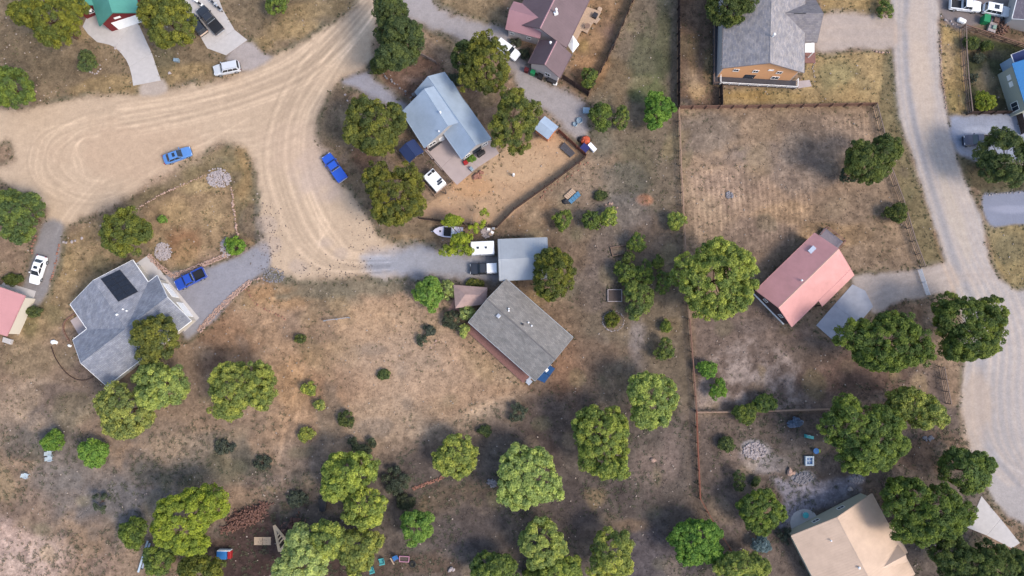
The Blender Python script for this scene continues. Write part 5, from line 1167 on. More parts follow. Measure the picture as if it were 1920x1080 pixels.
pallet('tarp', 'blue tarp lean-to at the end of the long grey house', 'tarp', [(1007,712),(1030,684),(1041,691),(1021,718)], 0.5, m_tarp, 2)
heap('log_pile', 'dark heap of branches left of the pallets', 'pile', 1061, 378, 0.8, 0.5, 0.4, m_dark, seed=8)
# white gabled canopy on the deck of the purple-roofed house
cn = empty('canopy', P(1074, 82), 'white pitched canopy on the deck of the purple-roofed house', 'canopy'); top = P(1075, 80, 3.1)
cq = [P(1073,64,2.4), P(1086,83,2.4), P(1074,99,2.4), P(1062,81,2.4)]
for i in range(4): MB().slab([cq[i], cq[(i+1) % 4], top], 0.04).build('canopy_panel', m_white, cn)
for q in cq: r_ = q.lerp(top, 0.08); MB().tube((r_.x, r_.y, 0), (r_.x, r_.y, 2.4), 0.04).build('leg', m_galv, cn)
# deck furniture
p = P(1101, 50, 0.9); t_ = empty('garden_table', (p.x, p.y, 0.52), 'small dark table with chairs on the pale deck', 'table'); MB().lathe((p.x, p.y, 1.2), [(0.5, 0), (0.5, 0.05)], 12).build('table_top', m_wood, t_)
for k in range(4): MB().tube((p.x+0.35*math.cos(k*1.57), p.y+0.35*math.sin(k*1.57), 0.52), (p.x+0.35*math.cos(k*1.57), p.y+0.35*math.sin(k*1.57), 1.2), 0.035).build('leg', m_wood, t_)
boxy('storage_box', 'dark square chest on the pale deck', 'box', 1115, 32, (0.8, 0.9, 0.6), (1, 0.5), m_dark, z=0.53)
boxy('planter', 'round pale planter on the deck corner', 'planter', 1124, 18, (0.8, 0.8, 0.7), (1, 0.5), m_deckw, bevel=0.2)
# chairs, toys, tables
def chair(label, px, py, f, m, s=1.0):
    p = P(px, py, 0.3); e = empty('garden_chair', (p.x, p.y, 0), label, 'chair', rz=math.atan2(-f[1], f[0]))
    for k in range(4): MB().box((0.0, -0.24*s+k*0.16*s, 0.42*s), (0.6*s, 0.13*s, 0.04)).build('seat_slat', m, e, world=False)
    for k in range(4): MB().box((-0.38*s, -0.24*s+k*0.16*s, 0.72*s), (0.05, 0.13*s, 0.7*s), ry=-0.3).build('back_slat', m, e, world=False)
    for x in (-0.25, 0.25):
        for y in (-0.3, 0.3): MB().box((x*s, y*s, 0.21*s), (0.07, 0.07, 0.42*s)).build('leg', m, e, world=False)
    for y in (-0.36, 0.36): MB().box((0, y*s, 0.62*s), (0.65*s, 0.12*s, 0.04)).build('armrest', m, e, world=False)
m_lblue = mat('pale_blue_plastic', A(206, 222, 232), 0.05, 2, 0.5)
chair('upper pale blue chair of the pair at far left', 94, 850, (1, 0), m_lblue); chair('lower pale blue chair of the pair at far left', 95, 860, (1, 0), m_lblue); chair('single pale blue chair on the bare left slope', 50, 892, (1, 0.3), m_lblue)
chair('teal chair nearest the lime trees at the bottom', 716, 1052, (-1, 0.2), m_teal, 1.25); chair('teal chair at the very bottom edge', 697, 1068, (-1, 0.3), m_teal, 1.25); chair('blue chair beside the pink sandbox', 742, 1046, (0.5, 1), m_blue)
def frame(name, label, cat, quad, z, m, fill=None, wd=0.12):
    q = [P(x, y, z) for x, y in quad]; c = sum(q, Vector())/4; e = empty(name, (c.x, c.y, 0), label, cat)
    for i in range(4):
        a, b = q[i], q[(i+1) % 4]; m_ = (a+b)/2; MB().box((m_.x, m_.y, z/2), ((b-a).length-(wd if i % 2 else -wd), wd, z), math.atan2((b-a).y, (b-a).x)).build('side', m, e)
    if fill: MB().prism([(p.x+(c.x-p.x)*0.06, p.y+(c.y-p.y)*0.06) for p in q], 0, z*0.5).build('fill', fill, e)
    block_poly(quad); return e
m_soil = mat('bed_soil', A(96, 84, 78), 0.2, 3)
frame('sandbox', 'pink framed sandbox at the bottom by the teal chairs', 'sandbox', [(749,1043),(767,1044),(766,1054),(749,1053)], 0.3, mat('pink_plastic', A(206, 150, 170), 0.05), m_soil)
frame('raised_bed', 'white framed raised bed left of the dark junipers', 'raised bed', [(1140,543),(1166,543),(1166,565),(1140,565)], 0.35, m_stonew, m_soil)
frame('raised_bed', 'thin rail frame above the dark junipers', 'raised bed', [(1145,464),(1174,459),(1176,474),(1149,480)], 0.3, m_wood)
frame('play_table', 'white toy table with four blue squares in the right yard', 'toy table', [(1512,857),(1525,857),(1525,872),(1512,872)], 0.5, m_lblue, m_lblue, 0.25)
for k_, (qx, qy) in enumerate(((1515.5,861),(1521.5,861),(1515.5,868),(1521.5,868))):
    q_ = P(qx, qy, 0.5); MB().box((q_.x, q_.y, 0.27), (0.36, 0.42, 0.05)).build('tray', mat('slate_blue', A(110, 142, 190), 0.06), bpy.data.objects['play_table'])
toy = empty('toy_slide', P(1517, 818), 'turquoise toy slide in the right yard', 'toy'); p = P(1517, 818)
MB().slab([(p.x-0.75, p.y+0.35, 0.9), (p.x-0.7, p.y-0.15, 0.9), (p.x+0.7, p.y-0.5, 0.12), (p.x+0.75, p.y, 0.12)], 0.08).build('chute', m_teal, toy); MB().box((p.x-0.75, p.y+0.1, 0.45), (0.12, 0.55, 0.9)).build('ladder', m_teal, toy); MB().box((p.x-0.5, p.y+0.3, 1.0), (0.5, 0.06, 0.3)).build('handrail', m_lblue, toy)
p = P(1528, 845); t_ = empty('toy_table', (p.x, p.y, 0), 'round blue toy table with yellow seat in the right yard', 'toy table'); MB().lathe((p.x, p.y, 0.45), [(0.42, 0), (0.48, 0.04), (0.48, 0.08), (0.4, 0.06)], 18).build('table_top', m_blue, t_); MB().tube((p.x, p.y, 0), (p.x, p.y, 0.46), 0.14).build('leg', m_blue, t_); MB().box((p.x+0.62, p.y, 0.16), (0.3, 0.5, 0.32)).build('seat', mat('lime_plastic', A(176, 206, 90), 0.05), t_)
p = P(425, 1038); t_ = empty('toy_playset', (p.x, p.y, 0), 'blue and red toy playset under the yellow tree', 'toy'); MB().box((p.x-0.45, p.y, 0.5), (1.6, 1.3, 1.0)).build('body', m_blue, t_, bevel=0.05); MB().box((p.x+0.75, p.y, 0.45), (0.5, 1.2, 0.9)).build('front', m_red, t_, bevel=0.05); MB().box((p.x-0.1, p.y+0.72, 0.55), (2.1, 0.1, 1.1)).build('back_panel', m_white, t_)
p = P(774, 1057); thing(MB().lathe((p.x, p.y, 0), [(0.5, 0), (0.55, 0.2), (0.4, 0.24), (0.3, 0.05)], 14), 'old_tyre', m_rub, 'dark tyre right of the pink sandbox', 'tyre')
a, b = P(732, 1046), P(739, 1058); thing(MB().tube((a.x, a.y, 0.12), (b.x, b.y, 0.12), 0.12, 0.1, 8), 'log', m_deckw, 'short pale log between the teal and blue chairs', 'log')
# timber frame triangle and firewood
tf = [P(514,985,0.1), P(539,1016,0.1), P(524,1034,0.1)]; e = empty('timber_frame', (tf[0].x, tf[0].y, 0), 'pale triangular timber frame lying by the firewood', 'timber frame'); m_fresh = mat('fresh_timber', A(240, 208, 168), 0.08, 2)
def beam(a, b, w_=0.42, zz=0.1): m_ = (a+b)/2; MB().box((m_.x, m_.y, zz), ((b-a).length, w_, 0.12), math.atan2((b-a).y, (b-a).x)).build('beam', m_fresh, e)
beam(tf[0], tf[1]); beam(tf[0], tf[2], zz=0.106); beam(tf[1], tf[2], zz=0.112)
for t in (0.45, 0.6, 0.75): beam(tf[0].lerp(tf[1], t), tf[0].lerp(tf[2], t), 0.22, 0.225)
def logs(label, quad, n, m, name='firewood_pile'):
    q = [P(x, y) for x, y in quad]; mb = MB()
    for _ in range(n):
        s, t = rng.random(), rng.random(); p = q[0].lerp(q[1], s).lerp(q[3].lerp(q[2], s), t); edge = min(s, 1-s, t, 1-t); z = 0.1+rng.random()*min(0.9, edge*4); p = p+Vector((rng.gauss(0, 0.35), rng.gauss(0, 0.35), 0))
        a = rng.uniform(0, 3.14); l = 0.22; d = Vector((math.cos(a)*l, math.sin(a)*l, rng.uniform(-0.08, 0.08)))
        mb.tube(p+Vector((0, 0, z))-d, p+Vector((0, 0, z))+d, rng.uniform(0.07, 0.13), None, 5)
    o = thing(mb, name, m, label, 'firewood'); o['kind'] = 'stuff'; return o
m_fw = mat('split_wood', A(132, 98, 86), 0.7, 5, 0.9)
logs('long heap of split reddish firewood beside the yellow tree', [(416,1000),(440,964),(504,942),(490,972)], 650, m_fw)
logs('small spill of firewood pieces below the dark shrubs', [(535,985),(560,965),(566,980),(545,998)], 70, m_fw)
# long pale metal beam by the yellow tree
a, b = P(277,1014,0.4), P(259,1073,0.4); e = empty('guard_rail', (a.x, a.y, 0), 'long pale metal beam beside the yellow tree', 'barrier'); m_ = (a+b)/2; an = math.atan2((b-a).y, (b-a).x)
MB().box((m_.x, m_.y, 0.4), ((b-a).length, 0.3, 0.08), an).build('beam', m_lblue, e); MB().box((m_.x+0.45, m_.y+0.1, 0.3), ((b-a).length*0.8, 0.3, 0.06), an).build('beam', m_galv, e)
for t in (0.1, 0.9): p = a.lerp(b, t); MB().box((p.x+0.2, p.y, 0.14), (0.6, 0.12, 0.26), an+1.57).build('support', m_dark, e)
# work trailer with junk, top right
e = pallet('work_trailer', 'pale flat trailer loaded with junk below the white SUV', 'trailer', [(1852,57),(1860,34),(1872,38),(1866,62)], 0.6, m_stonew, 4)
boxy('toolbox', 'dark toolbox on the pale work trailer', 'box', 1864, 41, (0.9, 0.8, 0.4), (1, 0.3), m_fbrown, z=0.61); boxy('toolbox', 'green crate on the pale work trailer', 'box', 1860, 54, (0.6, 0.7, 0.3), (1, 0.3), mat('sage_plastic', A(150, 176, 160), 0.05), z=0.61)
logs('brown scrap wood heap beside the pale work trailer', [(1868,62),(1874,44),(1886,50),(1878,66)], 110, m_fbrown, 'scrap_pile')
boxy('storage_box', 'blue crate in front of the white SUV', 'box', 1897, 16, (0.9, 0.9, 0.8), (1, -0.6), mat('slate_blue', A(110, 142, 190), 0.06))
# garden ring with dead plants
stone_row([(1150+20*math.cos(k*0.42), 602+19*math.sin(k*0.42)) for k in range(16)], 'pale stone ring round the dark garden bed', m_stonew, 0.26, 0.22, 0.06, name='garden_ring')
for k, (px, py) in enumerate(((916,430),(925,428),(923,436),(919,439))):
    boxy('storage_box', ('white', 'grey', 'second white', 'tan')[k]+' small box in the junk corner behind the carport', 'box', px, py, (0.5, 0.45, 0.45), (1, 0.3*k), (m_white, m_galv, m_white, m_deckw)[k])

# ================================================================== TREES
leaf_mat = vcol_mat('foliage', rough=0.7, amt=0.0, transl=0.42, spec=0.2)
m_bark = mat('bark', A(110, 84, 70), 0.3, 2.5, 0.95, bump=0.3)
NP = np.random.RandomState
def fib(n, r):
    k = np.arange(n)+0.5; z = 1-2*k/n; a = math.pi*(1+5**0.5)*k + r.rand()*6.28
    q = np.sqrt(1-z*z); return np.stack([q*np.cos(a), q*np.sin(a), z], -1)
def unitv(a): return a/np.maximum(np.linalg.norm(a, axis=-1, keepdims=True), 1e-9)
TONES = {   # needle colour, then yellower tone for new growth and painted-in sunlit tips
 'dark':  ((0.080, 0.107, 0.036), (0.160, 0.182, 0.041)),
 'olive': ((0.112, 0.135, 0.034), (0.262, 0.251, 0.036)),
 'mid':   ((0.105, 0.148, 0.041), (0.245, 0.285, 0.048)),
 'lime':  ((0.188, 0.234, 0.059), (0.467, 0.473, 0.085)),
 'yellow':((0.228, 0.268, 0.041), (0.410, 0.422, 0.041)),
 'bright':((0.125, 0.228, 0.039), (0.251, 0.365, 0.052)),
 'pale':  ((0.274, 0.331, 0.103), (0.513, 0.547, 0.137)),
 'black': ((0.072, 0.084, 0.050), (0.135, 0.145, 0.072)),
 'blue':  ((0.137, 0.182, 0.182), (0.228, 0.279, 0.285)),
}
def foliage(r, R, asp, hc, tone, z0, lump, per, leaf, lobes=7, gaps=0.1, conic=0.0, off=(0, 0), others=()):
    """needle clumps on the lobes of a crown: many small leaf faces, coloured clump by clump"""
    n = int(np.clip(6.2*(R/lump)**2*0.62, 20, 300)); d = fib(n, r); d = d[d[:, 2] > -0.35]
    d = unitv(d + r.normal(0, 0.12, d.shape))
    lb = unitv(r.normal(0, 1, (lobes, 3))*[1, 1, 0.7]+[0, 0, 0.25]); st = r.uniform(0.7, 1.15, lobes)
    f = 0.66+0.36*np.max(np.exp(-(1-d@lb.T)/0.10)*st, axis=1) + r.normal(0, 0.07, len(d))
    keep = r.rand(len(d)) > gaps; d, f = d[keep], f[keep]
    di = d[r.rand(len(d)) < 0.35]; fi = r.uniform(0.3, 0.6, len(di))             # inner clumps seen through gaps
    D = np.concatenate([d, di]); Fr = np.concatenate([f, fi])
    sc = np.array([R*0.92, R*0.92*asp, hc/2])
    C = D*Fr[:, None]*sc
    if conic: C[:, :2] *= (1-conic*np.clip((C[:, 2:3]/(hc/2)+1)/2, 0, 1)**1.3)
    C[:, 2] += z0+hc/2; C[:, 0] += off[0]; C[:, 1] += off[1]
    keep = np.ones(len(C), bool)                       # clumps buried inside a neighbouring limb's foliage would never show
    for ox, oy, oz, oa, ob, oc in others:
        keep &= ((C[:, 0]-ox)/oa)**2+((C[:, 1]-oy)/ob)**2+((C[:, 2]-oz)/oc)**2 > 0.50
    C, D = C[keep], D[keep]
    if not len(C): return np.zeros((0, 3, 3)), np.zeros((0, 3, 4)), C
    lr = lump*r.uniform(0.6, 1.3, len(C))
    m = len(C)*per; ci = np.repeat(np.arange(len(C)), per)
    u = unitv(r.normal(0, 1, (m, 3)) + 0.6*unitv(D*[1, 1, 1.2])[ci] + [0, 0, 0.25])
    p = C[ci] + u*(lr[ci]*(1.06-0.5*r.rand(m)**2))[:, None]*[1, 1, 0.85]
    p[:, 2] = np.maximum(p[:, 2], 0.12)
    nrm = unitv(u + [0, 0, 0.2] + r.normal(0, 0.58, (m, 3))); a = unitv(np.cross(nrm, r.normal(0, 1, (m, 3)))); b = np.cross(nrm, a)      # leaf faces look outwards
    L = (leaf*r.uniform(0.7, 1.3, m))[:, None]*0.5; Wd = L*0.62
    V_ = np.stack([p-a*L+b*Wd, p-a*L-b*Wd, p+a*L], 1)
    tw = TW[0]*[1, 1, 1.25]; base, hi = np.array(TONES[tone][0])*tw, np.array(TONES[tone][1])*tw
    k = np.clip(r.normal(0.40, 0.40, len(C)), 0, 1)[ci] ; k = np.clip(k+r.normal(0, 0.16, m), 0, 1)
    c = base*(1-k[:, None])+hi*k[:, None]; c = c*r.uniform(0.78, 1.22, (m, 1))
    c4 = np.ones((m, 3, 4)); c4[..., :3] = c[:, None, :]
    return V_, c4, C
def woody(H, R, C, r, tr=None, sides=7, limbs=12):
    mb = MB(); r0 = tr or (0.05+0.024*H); top = H*0.8; pr = None; n = 6; bend = r.normal(0, 0.02*H, 2)
    pts = [(Vector((bend[0]*t*t, bend[1]*t*t, top*t)), r0*(1-0.8*t)) for t in np.linspace(0, 1, n)]
    secs = [[(p.x+q*math.cos(i*6.283/sides), p.y+q*math.sin(i*6.283/sides), p.z) for i in range(sides)] for p, q in pts]
    mb.loft(secs)
    for i in r.choice(len(C), min(limbs, len(C)), replace=False):
        c = C[i]; zt = max(0.15*H, min(top*0.95, c[2]-0.35*math.hypot(c[0], c[1]))); t = zt/top
        s = Vector((bend[0]*t*t, bend[1]*t*t, zt)); mid = s.lerp(Vector(c), 0.5)+Vector((0, 0, 0.06*R)); q = r0*(1-0.8*t)*0.45
        mb.tube(s, mid, q, q*0.7, 5); mb.tube(mid, Vector(c), q*0.7, 0.02, 5)
    return mb
ntree = [0]; TW = [np.ones(3)]
def tree(label, px, py, rx, ry, tone, H=None, name='pine_tree', cat='tree', group=None, lump=None, per=None, conic=0.0, gaps=0.1, base=None, lobes=7, leaf=None, subs=None):
    ntree[0] += 1; r = NP(100+ntree[0]); TW[0] = r.uniform(0.95, 1.2)*np.array([r.uniform(0.90, 1.0), 1.0, r.uniform(0.8, 1.1)])     # no two trees quite the same green
    small = max(rx, ry) < 27
    R0 = max(rx, ry)/PXM
    if H is None: H = float(np.clip(R0*(2.0 if not small else 1.5)+1.0, 0.8, 15))
    if not small: H *= 0.85
    if tone == 'black': H *= 0.7; gaps = 0.45; rx, ry = rx*0.85, ry*0.85
    zc = H*0.62; k = (CAM_H-zc)/CAM_H
    Rx, Ry = rx/PXM*k*1.1, ry/PXM*k*1.1
    dist = math.hypot(px-960, py-660)/F                        # leaning view lengthens the outline: take that off
    hc = H*(0.8 if not small else 0.95) if base is None else H-base
    p = P(px, py, zc); z0 = H-hc
    asp = Ry/Rx
    lump = lump or (0.58 if not small else 0.34); leaf = leaf or (0.31 if not small else 0.23); per = per or (118 if not small else 60)
    if max(rx, ry) < 11: V_, c4, C = foliage(r, Rx, asp, hc, tone, z0, lump, per, leaf, lobes, gaps, conic)
    else:
        # a crown is several limbs' worth of foliage: sub-crowns of uneven size and height round the trunk
        given = subs is not None
        if subs is None:
            a0 = r.rand()*6.28; kk = 3 if R0 < 3.6 else 4
            subs = [(px+rx*0.38*math.cos(a0+i*6.283/kk+r.normal(0, 0.25)), py+ry*0.38*math.sin(a0+i*6.283/kk+r.normal(0, 0.25)), rx*r.uniform(0.56, 0.74), ry*r.uniform(0.56, 0.74)) for i in range(kk)]
            subs.append((px+r.normal(0, 0.06)*rx, py+r.normal(0, 0.06)*ry, rx*0.66, ry*0.66))
        elif len(subs) > 2 and 'half-bare' not in label and 'tall dark' not in label: subs = subs + [(px, py, rx*0.70, ry*0.70)]
        parts = []; el = []
        for i, (sx, sy, srx, sry) in enumerate(subs):
            hs = hc*r.uniform(0.62, 0.86) if i < len(subs)-1 else hc*0.9; zz = z0+(hc-hs)*r.uniform(0.25, 0.9) if i < len(subs)-1 else H-hs
            pc = P(sx, sy, zz+hs*0.55); q = srx/PXM*k*(1.13 if given else 1.16); el.append((pc.x-p.x, pc.y-p.y, zz+hs/2, q, q*sry/srx, hs/2, hs, zz))
        for i, e in enumerate(el):
            parts.append(foliage(r, e[3], e[4]/e[3], e[6], tone, e[7], lump, per, leaf, max(4, lobes-3), gaps, conic*0.5, e[:2], [o_[:6] for j, o_ in enumerate(el) if j != i]))
        V_ = np.concatenate([t[0] for t in parts]); c4 = np.concatenate([t[1] for t in parts]); C = np.concatenate([t[2] for t in parts])
    o = empty(name, (p.x, p.y, 0), label, cat, group)
    m = len(V_); me = fast_mesh('crown', V_.reshape(-1, 3), np.arange(m*3).reshape(-1, 3), 3, c4.reshape(-1, 4)); me.materials.append(leaf_mat)
    c = bpy.data.objects.new('crown', me); link(c, o)
    woody(H, Rx, C, r, limbs=14 if not small else 5, sides=8 if not small else 5).build('trunk', m_bark, o, world=False)
    return o
T = tree
S = lambda label, px, py, rx, ry, tone, H=None, **k: tree(label, px, py, rx, ry, tone, H, name=k.pop('name', 'juniper_shrub'), cat='shrub', **k)
# --- big pines
T('spreading olive pine left of the green roof at the top edge', 95, 36, 56, 50, 'olive', 13, subs=[(60,25,38,28),(135,15,25,25),(95,66,26,22),(108,32,44,36)])
T('broad olive pine between the two concrete drives', 316, 42, 50, 52, 'olive', 14, subs=[(290,25,32,34),(345,58,20,25),(310,66,32,26),(333,28,32,38)]); 
T('pine standing at the left edge above the dirt loop', 16, 163, 46, 48, 'mid', 11)
T('tall dark pine at the top beside the road fork', 742, 62, 47, 66, 'dark', 17, conic=0.35, subs=[(740,104,44,26),(776,76,24,20),(746,62,46,38),(730,16,36,30)])
T('round olive pine left of the blue-roofed house', 704, 236, 58, 58, 'olive', 13, subs=[(680,215,34,32),(735,225,30,34),(705,265,44,28),(670,255,24,20),(705,222,34,34)])
T('wide dark pine between pickup and pop-up camper', 736, 364, 57, 60, 'olive', 13, lobes=9, subs=[(710,340,34,34),(765,345,30,34),(735,395,44,32),(775,385,22,24),(735,355,36,34)])
T('olive pine behind the blue-roofed house', 912, 122, 46, 60, 'olive', 14)
T('dark pine tucked behind the blue-roofed house ridge', 872, 108, 28, 36, 'dark', 10)
T('olive pine between blue-roofed house and orange shed', 962, 226, 46, 62, 'olive', 14)
T('leafy golden green tree right of the grey carport', 1040, 514, 44, 54, 'olive', 10, lump=0.5)
T('bushy pine beside the left house front yard', 232, 436, 46, 46, 'olive', 10)
T('dark pine overhanging the left house roof', 294, 632, 48, 44, 'olive', 11)
T('lime tinted tree touching the left house at its lower corner', 308, 720, 54, 48, 'lime', 10, subs=[(286,704,36,28),(284,746,32,22),(324,722,32,36)])
T('lime tinted tree below the left house, leftmost of the pair', 240, 768, 56, 52, 'lime', 10, lobes=9, subs=[(214,760,34,40),(230,802,40,20),(256,774,34,36)])
T('yellowish green tree standing alone right of the left house', 448, 728, 62, 56, 'lime', 11, lobes=8, subs=[(482,714,34,36),(430,768,28,18),(492,750,18,16),(434,718,46,44)])
T('dark tree at the left edge above the white sedan', 32, 402, 46, 48, 'mid', 10, subs=[(55,384,26,28),(34,430,28,30),(14,388,32,36)])
T('biggest lime tree on the middle fence by the red-roofed house', 1344, 525, 74, 78, 'lime', 14, lobes=10, subs=[(1384,506,38,46),(1346,566,50,36),(1348,478,40,30),(1388,556,24,26),(1312,522,46,52)])
T('dark pine by the rail fence in the right field', 1642, 296, 48, 46, 'dark', 11, subs=[(1662,280,30,32),(1634,324,30,18),(1618,300,36,36)])
T('dark clump standing in for the shade left of the field pine', 1592, 326, 24, 22, 'black', 5)  # added dark crown stands in for the field pine's cast shadow
T('dark pine cut by the right edge above the paved drive', 1892, 296, 54, 56, 'dark', 12)
T('broad green pine below the grey pad of the red-roofed house', 1662, 640, 80, 60, 'mid', 14, lobes=10, subs=[(1608,630,34,30),(1702,650,40,42),(1652,670,50,26),(1664,620,48,38)])
T('dark round pine overhanging the gravel road at right', 1818, 612, 68, 64, 'mid', 14, lobes=9, subs=[(1788,590,40,38),(1806,650,40,28),(1838,646,34,28),(1846,600,40,44)])
T('large green pine left of the pine pair near the toys', 1622, 816, 82, 74, 'mid', 14, lobes=10, subs=[(1590,800,48,50),(1626,852,54,34),(1672,832,30,30),(1650,800,48,46)])
T('lighter green pine touching the large one on its upper right', 1716, 764, 56, 46, 'lime', 12, subs=[(1698,754,38,32),(1736,770,36,34)])
T('leaning pine beside the road loop at the lower right', 1810, 884, 52, 40, 'mid', 10)
T('green pine overhanging the tan roof', 1734, 954, 78, 60, 'mid', 14, lobes=9, subs=[(1698,930,44,40),(1724,990,44,26),(1790,966,30,30),(1750,958,52,44)])
T('dark tree mass in the bottom right corner', 1852, 1064, 86, 46, 'dark', 12, lobes=11, subs=[(1788,1044,40,34),(1902,1066,44,36),(1812,1080,40,28),(1852,1056,44,34)])
T('dull grey-green tree left of the round white patio', 1426, 962, 42, 44, 'mid', 7, lump=0.45)
T('fresh green tree left of the slanting rusty fence', 1306, 1016, 45, 45, 'bright', 7, lump=0.45)
T('pale grey-lime tree at the bottom edge beside the fence end', 1396, 1068, 54, 34, 'lime', 8)
T('lime tree at the bottom, right of the middle ones', 1146, 1040, 37, 52, 'lime', 9)
T('grey-lime tree at the bottom below the bluish lime one', 1015, 1016, 42, 46, 'lime', 9)
T('low lime tree cut by the bottom edge', 1052, 1074, 40, 30, 'lime', 7)
T('low green tree cut by the bottom edge, left of centre', 926, 1068, 44, 28, 'mid', 7)
T('bluish lime tree in the open litter ground', 992, 893, 60, 58, 'pale', 9, lobes=8)
T('big bright lime tree, lower of the touching pair', 1130, 824, 62, 74, 'lime', 12, lobes=9, subs=[(1106,798,38,38),(1150,802,34,34),(1148,876,28,20),(1126,846,50,42)])
T('bright lime tree, upper of the touching pair', 1226, 746, 50, 54, 'lime', 11, lobes=8, subs=[(1248,744,26,36),(1222,776,38,26),(1208,730,36,34)])
T('lime tree above the row of red stones', 855, 856, 40, 40, 'lime', 7)
T('round fresh green tree above the pink sandbox', 782, 988, 33, 33, 'bright', 6)
T('lime tree heading the clump at the bottom', 652, 894, 53, 46, 'lime', 10, lobes=8, subs=[(670,884,36,36),(626,916,26,22),(634,880,36,32)])
T('second lime tree of the bottom clump', 682, 950, 42, 40, 'lime', 9)
T('pale lime tree by the timber triangle', 568, 1044, 46, 48, 'pale', 9, lobes=8, subs=[(560,1012,26,22),(536,1068,28,20),(578,1046,38,38)])
T('narrow lime tree in the middle of the bottom clump', 612, 1012, 32, 40, 'lime', 9)
T('lime tree of the bottom clump beside the teal chairs', 668, 1032, 40, 40, 'lime', 8)
T('vivid yellow tree beside the firewood heap', 350, 974, 68, 62, 'yellow', 11, lobes=9, subs=[(376,950,38,40),(406,946,24,30),(356,1014,34,22),(328,978,46,52)])
T('olive tree cut by the bottom edge below the yellow one', 376, 1068, 40, 26, 'olive', 7)
T('dark pine leaning in from the top edge at the orange house', 1366, 12, 50, 40, 'dark', 13)
T('sprawling half-bare tree over boat and camper', 868, 446, 30, 44, 'yellow', 6, name='broadleaf_tree', gaps=0.4, lobes=5, lump=0.4, per=60, leaf=0.3, subs=[(850,414,20,9),(906,408,8,20),(888,430,10,12),(864,448,22,10),(844,470,16,13),(872,470,15,9)])
T('bright green tree at the end of the carport drive', 808, 548, 28, 32, 'bright', 5, name='broadleaf_tree', lump=0.45)
# --- smaller trees and shrubs
S('dark juniper ringed with stones by the curved drive', 164, 117, 20, 20, 'dark', 3)
S('rounded green shrub at the top edge left of the fork', 519, 10, 22, 24, 'mid', 4)
S('small bright bush at the drive of the left house', 441, 462, 20, 17, 'bright', 2)
S('pale airy shrub right of the bright drive tree', 839, 545, 17, 20, 'pale', 3, gaps=0.3)
S('pale shrub against the long grey house corner', 874, 585, 14, 16, 'pale', 3)
S('little pale shrub below the long grey house corner', 870, 620, 9, 12, 'pale', 1.6)
S('dark shrub between terrace and dry field', 850, 598, 24, 24, 'black', 3)
S('round green juniper below the pallets', 1056, 413, 18, 20, 'mid', 3)
S('left juniper of the pair right of the pallets', 1110, 413, 19, 18, 'mid', 3); S('right juniper of the pair right of the pallets', 1141, 407, 16, 19, 'lime', 3)
S('round juniper touching the middle fence', 1268, 415, 17, 18, 'lime', 2.6)
S('topmost dark juniper of the column right of the carport', 1192, 457, 18, 18, 'mid', 3)
S('tiny juniper below the topmost of the column', 1179, 484, 12, 11, 'mid', 2)
S('left juniper of the column beside the raised bed', 1172, 512, 20, 22, 'mid', 3.4); S('right juniper of the column beside the raised bed', 1206, 514, 19, 22, 'mid', 3.4)
S('tall bottom juniper of the column beside the raised bed', 1196, 560, 27, 38, 'mid', 4)
S('slim juniper right of the column, near its top', 1232, 490, 12, 13, 'mid', 2); S('slim juniper right of the column, at its middle', 1244, 528, 14, 24, 'mid', 2.6)
S('low juniper right of the column, below the others', 1248, 612, 10, 10, 'mid', 1.4); S('upright juniper beside the fence under the column', 1248, 655, 18, 23, 'mid', 3)
S('left leafy shrub of the three near the corner fence', 1128, 221, 19, 29, 'mid', 4, name='leafy_shrub'); S('middle leafy shrub of the three near the corner fence', 1166, 221, 17, 24, 'mid', 3.4, name='leafy_shrub')
T('lime leafy tree at the fence corner, largest of three', 1232, 206, 30, 36, 'bright', 5.5, name='broadleaf_tree', lump=0.45)
S('wispy green shrub in the purple-roofed house yard', 1104, 146, 15, 20, 'mid', 3, name='leafy_shrub')
S('dark juniper on the rail fence in the right field', 1681, 398, 20, 19, 'dark', 3)
S('upper juniper of the pair right of the rusty fence', 1328, 692, 17, 17, 'bright', 2.4); S('lower juniper of the pair right of the rusty fence', 1346, 730, 17, 19, 'bright', 2.4)
S('left dark juniper on the crossing fence', 1398, 776, 23, 19, 'mid', 2.8); S('right dark juniper above the crossing fence', 1431, 756, 24, 18, 'mid', 2.8)
S('small dark shrub by the white gravel patch', 1362, 833, 15, 13, 'dark', 1.6); S('upright dark shrub left of the dull tree', 1385, 902, 12, 22, 'dark', 2.6); S('little dark bush on the pale yard', 1418, 903, 7, 8, 'dark', 1)
S('blue spruce sapling below the dull tree', 1427, 1020, 17, 15, 'blue', 2.2); S('bluish shrub near the turquoise slide', 1490, 792, 13, 8, 'blue', 1.0)
S('dark bush left of the tan house corner', 1470, 1004, 14, 16, 'black', 1.8)
S('vivid yellow-green bush inside the top right fence', 1848, 190, 20, 19, 'yellow', 2.6, name='leafy_shrub')
S('dark bush at the top of the fenced dark yard', 1822, 80, 16, 12, 'dark', 1.8); S('second dark bush in the fenced dark yard', 1850, 86, 12, 8, 'dark', 1.4)
S('purple-dark shrub in the middle of the fenced yard', 1836, 108, 14, 12, 'black', 1.6); S('dark shrub on the fence in the dark yard', 1826, 145, 9, 12, 'black', 1.4)
S('green bush at the roadside on the top edge', 1660, 18, 14, 20, 'mid', 2.2, name='leafy_shrub')
S('green bush left of the yellow tree', 250, 998, 27, 27, 'mid', 4); S('dark green bush below the yellow tree', 296, 1052, 30, 26, 'mid', 4)
S('lime bush at the far left below the slope', 98, 826, 21, 19, 'bright', 3); S('larger lime bush right of the pale chairs', 174, 848, 29, 26, 'bright', 3.6)
S('black-green shrub on the bare left slope', 188, 942, 18, 20, 'black', 2.4)
